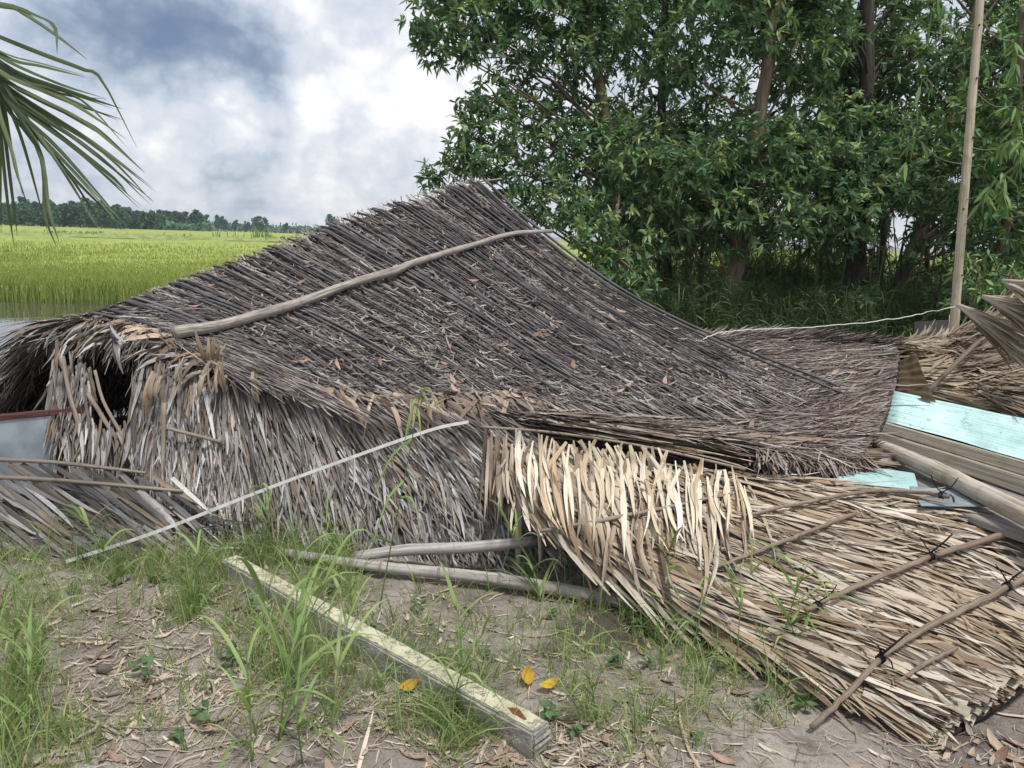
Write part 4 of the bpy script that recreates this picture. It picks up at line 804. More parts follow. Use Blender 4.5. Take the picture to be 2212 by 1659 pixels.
# --- row of cream leaves hanging from the eave
def hanging_row():
    t = thing('leaf_row', 'row of cream palm leaves hanging like a fringe under the brown eave', 'leaf fringe', None, PZ(1300, 1000, .3)); t2 = np.array(t.location)
    P = smooth_path([PY(1040, 922, 3.62), PY(1200, 935, 3.58), PY(1400, 966, 3.5), PY(1610, 1014, 3.46)], 20)
    V, f, L = tube_arrays(P-P[0], .007, 6, .5); mb = MB(); mb.add(V, f, L); q = put('lath', mb.mesh('lath'), M['lath'], t); q.location = P[0]-t2
    xs_ = [1040, 1200, 1400, 1610]
    for layer, n in ((0, 64), (1, 72)):
        for i in range(n):
            k = (i+rng.random())/n; u0 = 1046+k*565; v0 = np.interp(u0, xs_, [924, 938, 969, 1017]) + (rng.uniform(-8, 34) if layer else rng.uniform(5, 60)); dv = (rng.uniform(80, 230) if layer else rng.uniform(150, 320))*(1.0 if u0 < 1480 else .72); du = rng.normal(6, 16)+dv*.10; bow = rng.normal(0, .14)*dv
            if u0 < 1110: bow = 0.0; du = -abs(rng.normal(8, 10)); dv = rng.uniform(150, 205)
            y0 = np.interp(u0, xs_, [3.62, 3.58, 3.5, 3.46])-.01-.02*layer; pts = []
            for kk in (0, .25, .5, .75, 1):
                u, v = u0+du*kk**1.3+bow*math.sin(kk*math.pi*.9), v0+dv*kk; a, b = FRESH.find(u, v); c, d = WALL.find(u, v); p1, p2 = FRESH.P(a, b), WALL.P(c, d); e1 = np.hypot(*(np.array(proj(p1))-[u, v])); e2 = np.hypot(*(np.array(proj(p2))-[u, v]))
                y = min([p[1] for p, e in ((p1, e1), (p2, e2)) if e < 25] + [y0]) - .035 - .03*layer - .05*kk*rng.random(); pts.append(PY(u, v, min(y, y0)))
            for q_ in range(1, 5): pts[q_][1] = min(pts[q_][1], pts[q_-1][1]+.01)
            K = 12; Q = smooth_path(pts, K); T = unit(np.gradient(Q, axis=0)); w = rng.uniform(.012, .036); th = rng.normal(0, .35)+np.linspace(0, rng.normal(0, .7), K); S0 = unit(np.cross(T, np.array([0, -1, .2]))); N0 = np.cross(S0, T); S1 = S0*np.cos(th)[:, None]+N0*np.sin(th)[:, None]; N1 = np.cross(S1, T)
            wd = rng.uniform(.3, .6); pf = np.interp(np.linspace(0, 1, K), [0, .1, wd, .8, 1], [.4, .55, 1, .55, .03])
            leaf_parts('leaf', ribbon_arrays(Q[None], S1[None], N1[None], np.array([w]), pf, np.array([rng.uniform(.1, .45)]), rng.random(1)), M['curtain'] if (layer and u0 > 1110) else M['fresh'], t)
hanging_row()

# ------------------------------------------------------------------ poles, strip and post in front of the hut
def bamboo():
    P = smooth_path([PZ(600, 1192, .05), PZ(800, 1222, .045), PZ(1080, 1252, .04), PZ(1372, 1303, .035)], 4); P = smooth_path(P, 61); K = 61
    R = np.linspace(.021, .030, K); k = np.arange(K); node = (k % 9 == 4); R = R*(1+.10*node)
    o = P[0].copy(); o[2] = 0; t = thing('bamboo_pole', 'grey bamboo pole lying on the ground along the foot of the leaf wall', 'bamboo pole', None, o); V, f, L = tube_arrays(P-o, R, 14, .3, 1, True, .008); mb = MB(); mb.add(V, f, L); put('culm', mb.mesh('culm'), M['bamboo'], t)
    for i in np.where(node)[0]:
        T = unit(P[min(i+1, K-1)]-P[i-1]); V, f, L = tube_arrays(np.array([P[i]-T*.006, P[i]-T*.002, P[i]+T*.002, P[i]+T*.006])-P[i], np.array([1.0, 1.1, 1.1, 1.0])*R[i], 14, .8); mb = MB(); mb.add(V, f, L); q = put('node_ring', mb.mesh('node_ring'), M['lath'], t); q.location = P[i]-o
bamboo()
tube_obj('wooden_pole', [PZ(770, 1202, .07), PZ(880, 1188, .09), PZ(1010, 1183, .11), PZ(1160, 1168, .14)], [.022, .026, .027, .024], M['bamboo'], K=24, n=10, label='short grey pole wrapped in leaves just above the bamboo pole', cat='pole')
def strip():
    P = smooth_path([PZ(143, 1213, .03), PY(340, 1148, 3.26), PY(560, 1062, 3.36), PY(760, 988, 3.44), PY(930, 929, 3.53), PY(1012, 911, 3.62)], 40); T = unit(np.gradient(P, axis=0)); N0 = unit(np.cross(T, np.cross(np.array([0, -1, .35]), T))); S0 = np.cross(T, N0)
    w, h = .0075, .002; c = [P-S0*w-N0*h, P+S0*w-N0*h, P+S0*w+N0*h, P-S0*w+N0*h]; V = np.stack(c, 1); K = 40
    k = np.arange(K-1)[:, None]; j = np.arange(4)[None]; Q = np.stack([k*4+j, k*4+(j+1) % 4, (k+1)*4+(j+1) % 4, (k+1)*4+j], -1).reshape(-1, 4); Q = np.concatenate([Q, [[3, 2, 1, 0], [K*4-4, K*4-3, K*4-2, K*4-1]]])
    put('metal_strip', mesh_np('metal_strip', V, [Q], None, False), M['strip'], label='long thin pale strip leaning diagonally across the grey leaf wall', cat='strip')
strip()
def thin_stick():
    P = []
    for u, v in ((1166, 1147), (1300, 1124), (1440, 1096), (1582, 1066)):
        a, b = FRESH.find(u, v); c, d = WALL.find(u, v); y = min(FRESH.P(a, b)[1], WALL.P(c, d)[1] if u < 1280 else 9)-.07; P.append(PY(u, v, y))
    tube_obj('stick', P, [.008, .009, .008, .006], M['lath'], K=20, n=7, wob=.001, label='thin straight stick lying over the hanging cream leaves', cat='stick')
thin_stick()
def post():
    z = .088; A0, A1, B1, B0 = [PZ(u, v, z) for u, v in ((470, 1207), (1143, 1583), (1200, 1561), (520, 1200))]
    far, near = (A0+B0)/2, (A1+B1)/2; ax = unit(near-far); sd = unit(np.cross(ax, [0, 0, 1.])); w = np.linalg.norm(A1-B1)/2*.86; Ln = np.linalg.norm(near-far)
    o = near.copy(); o[2] = 0; t = thing('concrete_post', 'fallen square concrete post with yellowed top face lying in the grass', 'post', None, o)
    m, nt, N, L, b = newmat('concrete'); geo = N.new('ShaderNodeNewGeometry'); s = nd(N, L, 'TexNoise', Vector=geo.outputs['Position'], Scale=22.0, Detail=8.0, Roughness=.7); s2 = nd(N, L, 'TexNoise', Vector=geo.outputs['Position'], Scale=120.0, Detail=3.0)
    L.new(ramp(N, L, s.outputs[0], [(.3, srgb('#6f6c66')), (.5, srgb('#94918a')), (.7, srgb('#adaaa2'))]), b.inputs['Base Color']); b.inputs['Roughness'].default_value = .9
    ad = nd(N, L, 'Math', i0=s.outputs[0], i1=s2.outputs[0]); ad.operation = 'ADD'; bp = nd(N, L, 'Bump', Strength=.9, Distance=.008, Height=ad.outputs[0]); L.new(bp.outputs[0], b.inputs['Normal'])
    me = D.meshes.new('shaft'); bm = bmesh.new(); c = np.array([far-sd*w, far+sd*w, near+sd*w, near-sd*w])
    vs_ = [bm.verts.new(p-o) for p in c-np.array([0, 0, z+.03])]+[bm.verts.new(p-o) for p in c]
    for f in ((0, 3, 2, 1), (4, 5, 6, 7), (0, 1, 5, 4), (1, 2, 6, 5), (2, 3, 7, 6), (3, 0, 4, 7)): bm.faces.new([vs_[i] for i in f])
    bmesh.ops.recalc_face_normals(bm, faces=bm.faces); bmesh.ops.bevel(bm, geom=bm.edges[:], offset=.007, segments=2, affect='EDGES')
    for _ in range(5): bmesh.ops.subdivide_edges(bm, edges=[e for e in bm.edges if e.calc_length() > .05], cuts=1, use_grid_fill=True)
    for v in bm.verts: v.co = np.array(v.co)+rng.normal(0, .0012, 3)
    bm.to_mesh(me); bm.free(); put('shaft', me, m, t)
    m2, nt, N, L, b = newmat('yellowed_paint'); geo = N.new('ShaderNodeNewGeometry'); s = nd(N, L, 'TexNoise', Vector=geo.outputs['Position'], Scale=9.0, Detail=8.0, Roughness=.72); s3 = nd(N, L, 'TexNoise', Vector=geo.outputs['Position'], Scale=60.0, Detail=5.0)
    col = ramp(N, L, s.outputs[0], [(.32, srgb('#9a957c')), (.45, srgb('#aaa68c')), (.62, srgb('#c2bea4')), (.75, srgb('#a3a08c'))]); col = mixc(N, L, ramp(N, L, s3.outputs[0], [(.52, (0, 0, 0, 1)), (.62, (.85, .85, .85, 1))]), col, srgb('#7b7668'))
    L.new(col, b.inputs['Base Color']); b.inputs['Roughness'].default_value = .85; bp = nd(N, L, 'Bump', Strength=.5, Distance=.004, Height=s3.outputs[0]); L.new(bp.outputs[0], b.inputs['Normal'])
    u3 = np.array([0, 0, .0035]); e = .011; n_ = 50; k = np.linspace(0, 1, n_); jl = w-.008-np.abs(rng.normal(0, .003, n_)); jr = w-.008-np.abs(rng.normal(0, .003, n_)); ctr = far+ax*.012+ax*(Ln-.024)*k[:, None]
    top = np.stack([ctr-sd*jl[:, None]+u3, ctr+sd*jr[:, None]+u3, ctr-sd*jl[:, None]-u3*.5, ctr+sd*jr[:, None]-u3*.5], 1)-o; i = np.arange(n_-1)[:, None]*4
    q = np.concatenate([i+np.array([0, 1, 5, 4]), i+np.array([0, 4, 6, 2]), i+np.array([1, 3, 7, 5])]); q = np.concatenate([q, [[0, 2, 3, 1], [n_*4-4, n_*4-3, n_*4-1, n_*4-2]]]); put('painted_face', mesh_np('painted_face', top, [q], None, False), m2, t)
    ang = np.linspace(0, 2*np.pi, 15)[:-1]; pr = np.array([[math.cos(a_)*.042*rng.uniform(.75, 1.1), math.sin(a_)*.013*rng.uniform(.6, 1.3)] for a_ in ang]); pc = near-ax*.095; pv = np.array([pc+ax*a_+sd*(b_+a_*.15)+u3*1.25-o for a_, b_ in pr]); mbk = MB(); mbk.add(np.concatenate([pv, pv-u3]), [np.arange(14)[None], np.stack([np.arange(14), (np.arange(14)+1) % 14, (np.arange(14)+1) % 14+14, np.arange(14)+14], 1)]); put('rusty_patch', mbk.mesh('rusty_patch', False), plain('rust', '#6b4430', .95, .5, 60), t)
    for i_, dz in enumerate((.0, -.02)):
        pp = near+ax*.0045+np.array([0, 0, -.022+dz]); slab('end_ridge', [pp-sd*w*.92, pp+sd*w*.92, pp+sd*w*.92+ax*.004-np.array([0, 0, .009]), pp-sd*w*.92+ax*.004-np.array([0, 0, .009])], .006, m, t, .002)
post()

# ------------------------------------------------------------------ debris on the right
def corrugated(name, c4, waves, amp, mat, along=60, thick=.002, wob=.006, **kw):
    a, b, c, d = [np.asarray(p) for p in c4]; nu, nv = along//4, waves*8+1; s, t = np.meshgrid(np.linspace(0, 1, nu), np.linspace(0, 1, nv), indexing='ij'); s3, t3 = s[..., None], t[..., None]
    P = (a*(1-s3)+b*s3)*(1-t3)+(d*(1-s3)+c*s3)*t3; n = unit(np.cross(b-a, d-a)); n = n if n @ (C0-a) > 0 else -n
    h = amp*np.sin(t*waves*2*np.pi)+fbm(s*4, t*3, 3, 71)*wob*4; top = P+n*h[..., None]; k = nu*nv; i, j = np.meshgrid(np.arange(nu-1), np.arange(nv-1), indexing='ij'); q = np.stack([i*nv+j, (i+1)*nv+j, (i+1)*nv+j+1, i*nv+j+1], -1).reshape(-1, 4)
    V = np.concatenate([top.reshape(-1, 3), (top-n*thick).reshape(-1, 3)]); ring = np.concatenate([np.arange(nv), np.arange(1, nu)*nv+nv-1, (nu-1)*nv+np.arange(nv-2, -1, -1), np.arange(nu-2, 0, -1)*nv]); r2 = np.roll(ring, -1)
    return put(name, mesh_np(name, V, [q, q[:, ::-1]+k, np.stack([ring, r2, r2+k, ring+k], -1)]), mat, **kw)
def right_side():
    m, nt, N, L, b = newmat('turquoise_sheet'); geo = N.new('ShaderNodeNewGeometry'); s = nd(N, L, 'TexNoise', Vector=geo.outputs['Position'], Scale=3.0, Detail=6.0, Roughness=.65); s2 = nd(N, L, 'TexNoise', Vector=geo.outputs['Position'], Scale=26.0, Detail=5.0)
    col = ramp(N, L, s.outputs[0], [(.3, srgb('#86aeaa')), (.5, srgb('#a6c6c4')), (.7, srgb('#bed2d3'))]); col = mixc(N, L, ramp(N, L, s2.outputs[0], [(.64, (0, 0, 0, 1)), (.72, (.8, .8, .8, 1))]), col, srgb('#4f8f80')); s4 = nd(N, L, 'TexNoise', Vector=geo.outputs['Position'], Scale=11.0, Detail=7.0, Roughness=.7, Distortion=.5); col = mixc(N, L, ramp(N, L, s4.outputs[0], [(.54, (0, 0, 0, 1)), (.7, (.7, .7, .7, 1))]), col, srgb('#8a8f86')); L.new(col, b.inputs['Base Color']); b.inputs['Roughness'].default_value = .45
    corrugated('corrugated_sheet', [PY(1926, 846, 4.78), PY(2420, 945, 4.5), PY(2420, 1052, 4.12), PY(1912, 908, 4.5)], 7, .007, m, label='turquoise corrugated sheet resting on timber beams beside the brown roof', cat='metal sheet')
    mb_ = plain('rusty_brown', '#4d4130', .85, .35, 9); corrugated('corrugated_sheet', [PY(1942, 782, 5.0), PY(1978, 762, 4.95), PY(2020, 868, 4.66), PY(1934, 852, 4.8)], 6, .008, mb_, label='small brown corrugated scrap standing on edge behind the turquoise sheet', cat='metal sheet')
    def face(px, y0, y1): return [PY(u, v, y) for (u, v), y in zip(px, (y0, y1, y1, y0))]
    slab('timber_beam', face([(1906, 913), (2420, 1058), (2420, 1092), (1903, 931)], 4.44, 4.05), .07, M['beam'], label='upper weathered timber beam directly under the turquoise sheet', cat='beam')
    slab('timber_beam', face([(1899, 934), (2420, 1098), (2420, 1142), (1895, 957)], 4.40, 4.0), .07, M['beam'], label='lower darker timber beam above the grey platform planks', cat='beam')
    t = thing('plank_platform', 'grey wooden plank platform partly buried under the thatch and log', 'platform', None, PZ(2060, 1060, 0))
    for px, z in (([(1893, 960), (2360, 1125), (2360, 1160), (1885, 990)], .40), ([(1883, 996), (2360, 1168), (2360, 1212), (1872, 1034)], .392)):
        slab('plank', [PZ(u, v, z) for u, v in px], .03, M['plank'], t, .003)
    for u, v in ((1920, 985), (2150, 1065)):
        p = PZ(u, v, .36); V, f, L = tube_arrays([[p[0], p[1], -.05], [p[0], p[1], .36]], [.03, .03], 8); mb = MB(); mb.add(V, f, L); q = put('support_post', mb.mesh('support_post'), M['beam'], t); q.location = -np.array(t.location)
    P = [PZ(1897, 962, .455), PZ(2010, 1010, .46), PZ(2110, 1060, .462), PZ(2290, 1150, .465)]; tube_obj('log', P, [.036, .041, .043, .046], M['log'], K=30, n=14, rough=.012, wob=.0006, label='pale debarked round log lying across the grey planks', cat='log')
    ms, nt, N, L, b = newmat('pale_film'); geo = N.new('ShaderNodeNewGeometry'); s = nd(N, L, 'TexNoise', Vector=geo.outputs['Position'], Scale=7.0, Detail=5.0); L.new(ramp(N, L, s.outputs[0], [(.35, srgb('#6f7d86')), (.65, srgb('#98a6ad'))]), b.inputs['Base Color']); b.inputs['Roughness'].default_value = .2
    slab('plastic_sheet', [PZ(u, v, .415) for u, v in ((1845, 1003), (1975, 1022), (1985, 1058), (1800, 1040))], .003, m, None, 0, label='pale turquoise flat scrap sheet between the brown roof tip and the planks', cat='sheet')
    slab('plastic_sheet', [PZ(u, v, .42) for u, v in ((1965, 1050), (2075, 1060), (2135, 1094), (1990, 1092))], .003, ms, None, 0, label='glossy grey plastic sheet on the planks below the log', cat='sheet')
    PILE = Surf(G3([[(1905, 752, 6.0), (1940, 800, 5.5), (1985, 855, 5.0)], [(2040, 738, 5.9), (2065, 808, 5.4), (2110, 884, 4.85)], [(2150, 715, 5.6), (2170, 808, 5.15), (2200, 905, 4.7)], [(2340, 640, 5.4), (2340, 790, 4.95), (2350, 940, 4.55)]]), (0, 0, 1))
    o = PILE.P(.5, 1.); o[2] = 0; t = thing('thatch_pile', 'heap of tan thatch behind the turquoise sheet at the right', 'thatch pile', None, o); t2 = np.array(t.location); hp = math.pi/2
    sh = PILE.sheet('thatch_bed', 30, 24, -.06, .3, M['inner'], t, .03); sh.location = -t2; sh['kind'] = 'stuff'
    th = lambda a, b: hp+.25-.9*np.clip(b-.3, -.3, .4)*np.clip(1.2-a, 0, 1)
    VL = [lay(PILE, 1700, th, .15, .25, .6, .01, .022, lift=U(-.05, .03, 1700), tip=U(0, .03, 1700), bend=-.25), lay(PILE, 350, hp-.5, .3, .2, .4, .01, .02, b1=.1, lift=U(0, .06, 350), tip=.05)]
    stuff_mesh('thatch', [(v-t2, l) for v, l in VL], M['dull'], t); n = 90; leaf_parts('leaf', lay(PILE, n, th, .2, .3, .6, .018, .032, lift=U(.0, .04, n), tip=U(0, .04, n), prof=LANCE, bend=-.2), M['dull'], t)
    VL = [lay(PILE, 420, hp-.35, .35, .25, .55, .008, .018, a0=.35, lift=U(.0, .1, 420), tip=U(.02, .12, 420)), lay(PILE, 300, hp+.3, .3, .25, .55, .008, .018, a0=.3, lift=U(.02, .12, 300), tip=U(-.03, .08, 300))]
    stuff_mesh('loose_thatch', [(v-t2, l) for v, l in VL], M['eave'], t)
    # fans of folded leaf sticking up
    for i, (tip, ends, y, lb) in enumerate([((2068, 658), [(2245, 735), (2245, 775), (2235, 815)], 4.9, 'lowest of three folded thatch fans jutting up at the right edge'), ((2122, 640), [(2290, 670), (2290, 705), (2280, 745)], 4.8, 'middle of three folded thatch fans jutting up at the right edge'), ((2165, 606), [(2320, 625), (2320, 665), (2300, 700)], 4.7, 'topmost of three folded thatch fans jutting up at the right edge')]):
        A = PY(*tip, y); t = thing('thatch_fan', lb, 'thatch', 'folded thatch fans', A); E = smooth_path([PY(u, v, y-.25) for u, v in ends], 40); n = 110; k = rng.integers(0, 40, n); e = E[k]+rng.normal(0, .035, (n, 3)); s0 = U(0, .35, n)[:, None]; s1 = np.minimum(s0+U(.4, .8, n)[:, None], 1.05); kk = np.linspace(0, 1, 5)[None, :, None]
        P = ((e-A)*s0)[:, None]+((e-A)*(s1-s0))[:, None]*kk; P[..., 2] += (.03*np.sin(kk*3.1)*rng.normal(0, .6, (n, 1, 1)))[..., 0]; T = unit(np.gradient(P, axis=1)); Sd = unit(np.cross(T, np.array([.0, -.7, 1.])+rng.normal(0, .35, (n, 1, 3)))); Nn = np.cross(Sd, T)
        stuff_mesh('thatch', [ribbon_arrays(P, Sd, Nn, U(.008, .02, n), np.array([.8, 1, 1, .9, .3]), U(0, .4, n), rng.random(n))], M['dull'], t)
        for en in (E[-1], E[0], E[14], E[26]):
            V, f, L = tube_arrays(smooth_path([[0, 0, 0], (en-A)*.5+np.array([0, -.02, .01]), (en-A)*1.0], 8), np.linspace(.013, .010, 8), 6, rng.random()); mb = MB(); mb.add(V, f, L); put('stalk', mb.mesh('stalk'), M['log'], t)
    tube_obj('stick', [PY(2006, 845, 4.9), PY(2060, 790, 5.1), PY(2114, 738, 5.35)], [.017, .016, .015], M['dark_stick'], K=12, label='dark brown stick leaning on the tan thatch heap', cat='stick')
    tube_obj('stick', [PY(2000, 805, 5.2), PY(2048, 770, 5.4)], [.012, .010], M['lath'], K=6, label='short pale stick lying on the tan thatch heap by the brown scrap', cat='stick')
    tube_obj('stick', [PY(2045, 728, 5.6), PY(2090, 698, 5.55), PY(2140, 672, 5.5)], [.009, .008, .006], M['lath'], K=8, label='thin forked twig at the foot of the bare pole', cat='stick')
    # standing bare pole with twigs
    P = [PY(2043, 945, 6.0), PY(2060, 720, 6.0), PY(2078, 480, 6.0), PY(2097, 250, 6.0), PY(2118, -10, 6.0), PY(2132, -200, 6.0)]; o = P[0].copy(); t = thing('sapling_pole', 'tall bare pale pole standing upright at the right, its leaves stripped', 'pole', None, o)
    Q = smooth_path(P, 60); V, f, L = tube_arrays(Q-o, np.linspace(.036, .025, 60)*(1+.06*np.sin(np.arange(60)*1.9)*rng.random(60)), 12, .4, 1, True, .02); mb = MB(); mb.add(V, f, L); put('stem', mb.mesh('stem'), woodmat('pale_bark', '#94876f', '#b9ae98', '#cfc6b4', 8, .8, moss='#8a8a5c'), t)
    for k in (12, 18, 25, 33, 39, 44):
        V, f, L = tube_arrays(np.array([[0, 0, 0], [0, -.012, .004]]), [.008, .005], 7); mb = MB(); mb.add(V, f, L); q = put('branch_scar', mb.mesh('branch_scar'), M['bark_dark'], t); q.location = Q[k]+np.array([rng.uniform(-.02, .02), -.024, 0])-o
    for (k, du, dv, nl) in ((30, -115, -60, 4), (36, -100, -70, 5), (44, -90, -55, 6), (26, 85, -60, 12), (32, 110, -20, 18), (38, 95, 40, 16), (45, 80, 60, 14), (23, 60, -90, 8)):
        u, v = proj(Q[k]); e = PY(u+du, v+dv, 5.8+rng.uniform(-.3, .3)); W3 = smooth_path([Q[k], (Q[k]+e)/2+np.array([0, 0, -.05]), e, e+np.array([du/1650*.5, 0, -.18])], 12); V, f, L = tube_arrays(W3-o, np.linspace(.003, .0015, 12), 5); mb = MB(); mb.add(V, f, L); tw = put('twig', mb.mesh('twig'), M['lath'], t)
        ii = rng.integers(5, 12, nl*2); stuff_mesh('leaves', [leaves(W3[ii]-o, unit(rng.normal(0, 1, (nl*2, 3))*np.array([.5, .5, .3])+np.array([0, 0, -.8])), U(.08, .15, nl*2), U(.018, .028, nl*2), U(.3, 1, nl*2))], M['bush_leaf'], tw)
    # wire slung from the pole to the roof
    tube_obj('wire', [PY(1500, 742, 5.4), PY(1545, 722, 5.45), PY(1600, 714, 5.5), PY(1760, 706, 5.7), PY(1920, 690, 5.9), PY(2062, 663, 5.96)], [.0035], M['wire'], K=60, n=6, wob=.0025, rough=0, label='thin white wire slung from the bare pole across to the roof', cat='wire')
    slab('dark_board', [PY(1975, 695, 7.2), PY(2052, 690, 7.2), PY(2050, 760, 7.1), PY(1975, 765, 7.1)], .03, plain('dark_board', '#3a3836', .8, .3, 8), label='dark upright board in the shade left of the bare pole', cat='board')
    t = thing('brick_stack', 'small stack of orange bricks half hidden behind the thatch fans', 'bricks', None, PY(2105, 900, 6.6)); mbk = plain('brick', '#9a5a3c', .9, .3, 20); t2 = np.array(t.location)
    base = PY(2105, 900, 6.6); base[2] = 0
    for r in range(9):
        for c in range(2):
            p = base+np.array([c*.215+(r % 2)*.05-.1, rng.uniform(-.01, .01), r*.09]); slab('brick', [p+np.array(q) for q in ((-.1, -.05, .082), (.1, -.05, .082), (.1, .05, .082), (-.1, .05, .082))], .08, mbk, t, .004)
right_side()

# ------------------------------------------------------------------ coconut palm, only one frond reaches into view
def palm():
    base = np.array([-4.6, 4.3, float(ground_z(-4.6, 4.3))]); top = np.array([-4.35, 4.0, 3.1]); t = thing('palm_tree', 'coconut palm whose long frond hangs in at the upper left', 'palm tree', None, base)
    V, f, L = tube_arrays(smooth_path([base, (base+top)/2+np.array([-.1, 0, 0]), top], 24)-base, np.linspace(.16, .10, 24)*(1+.05*(np.arange(24) % 2)), 12, .5, 1, True, .02); mb = MB(); mb.add(V, f, L); put('trunk', mb.mesh('trunk'), M['bark'], t)
    R = smooth_path([top, PY(-620, -150, 3.5), PY(-260, -40, 3.2), PY(-90, 50, 3.0), PY(-25, 125, 2.9), PY(-8, 190, 2.85)], 50); V, f, L = tube_arrays(R-base, np.linspace(.028, .005, 50), 8, .4); mb = MB(); mb.add(V, f, L); mg = leafmat('palm_leaflet', ['#33442c', '#455633', '#5a6840', '#3d4e30', '#6b7550', '#4d5b38'], .3, None, rough=.45, trans=.2); fr = put('frond', mb.mesh('frond'), mg, t)
    Z = [[(0, 20), (120, 70), (260, 165), (380, 260)], [(0, 12), (150, 65), (235, 115), (247, 235)], [(0, 160), (200, 240), (360, 300), (440, 345), (590, 635)], [(0, 222), (200, 280), (380, 330)], [(0, 245), (250, 360), (455, 425)], [(0, 270), (300, 400), (490, 470)], [(0, 290), (300, 430), (510, 520)], [(0, 310), (300, 440), (545, 600)],
         [(0, 330), (340, 510), (460, 600), (620, 742)], [(0, 350), (380, 600), (660, 810)], [(0, 370), (400, 650), (650, 885)], [(20, 400), (350, 620), (655, 862)], [(30, 415), (330, 650), (610, 890)], [(40, 440), (250, 640), (545, 975)], [(50, 450), (300, 750), (520, 970)], [(45, 440), (260, 700), (450, 985)], [(40, 430), (170, 650), (210, 900), (255, 1045)],
         [(20, 420), (100, 620), (210, 1020)], [(10, 420), (60, 700), (120, 890)], [(0, 430), (50, 820), (75, 1020)], [(-5, 500), (30, 850), (62, 1070)], [(-5, 480), (50, 650), (100, 850)], [(0, 380), (200, 540), (480, 760), (560, 850)], [(0, 340), (250, 470), (500, 620)], [(0, 30), (80, 40), (150, 75)], [(-10, 460), (0, 700), (5, 1010)]]
    Z = Z+[[(a+rng.normal(0, 14), b+rng.normal(0, 14)+8) for a, b in z] for z in Z[3:17:1]]; n = len(Z)
    for i, z in enumerate(Z):
        y1 = rng.uniform(2.55, 3.05); r = R[int(np.interp((i if i < 26 else i-23)/26, [0, 1], [26, 49]))] if i not in (0, 1, 24) else R[22]; m_ = len(z); pts = [r]+[PY(u/2, v/2, 2.9+(y1-2.9)*(j+1)/m_) for j, (u, v) in enumerate(z)]
        P = smooth_path(pts, 14); T = unit(np.gradient(P, axis=0)); Sd = unit(np.cross(T, np.array([.3, -.8, .5])+rng.normal(0, .25, 3))); Nn = np.cross(Sd, T)
        Vv, Ll = ribbon_arrays(P[None], Sd[None], Nn[None], U(.012, .019, 1), np.interp(np.linspace(0, 1, 14), [0, .1, .35, .75, 1], [.4, .8, 1, .7, .05]), np.array([.5]), rng.random(1)); oo = P[0]
        q = put('leaflet', mesh_np('leaflet', Vv.reshape(-1, 3)-oo, [ribbon_faces(1, 14)], Ll.reshape(-1, 3)), mg, fr); q.location = oo-base
    for k in range(6, 30):
        for sg in (-1, 1):
            r = R[k]; ax = unit(R[k+1]-R[k-1]); sd = unit(np.cross(ax, [0, 0, 1.]))*sg; ln = rng.uniform(.4, .62)*min(1, k/12); d = unit(sd*.8+ax*.7+np.array([0, 0, .15])); kk = np.linspace(0, 1, 9)[:, None]; P = r+d*ln*kk; P[:, 2] -= ln*rng.uniform(.5, .8)*kk[:, 0]**2; uu, vv = proj(P)
            if np.any((uu > -30) & (vv > -20)): continue
            T = unit(np.gradient(P, axis=0)); Sd = unit(np.cross(T, np.array([0, -.3, 1.]))); Vv, Ll = ribbon_arrays(P[None], Sd[None], np.cross(Sd, T)[None], U(.014, .02, 1), np.interp(np.linspace(0, 1, 9), [0, .1, .35, .75, 1], [.4, .8, 1, .7, .05]), np.array([.5]), rng.random(1))
            q = put('leaflet', mesh_np('leaflet', Vv.reshape(-1, 3)-r, [ribbon_faces(1, 9)], Ll.reshape(-1, 3)), mg, fr); q.location = r-base
palm()

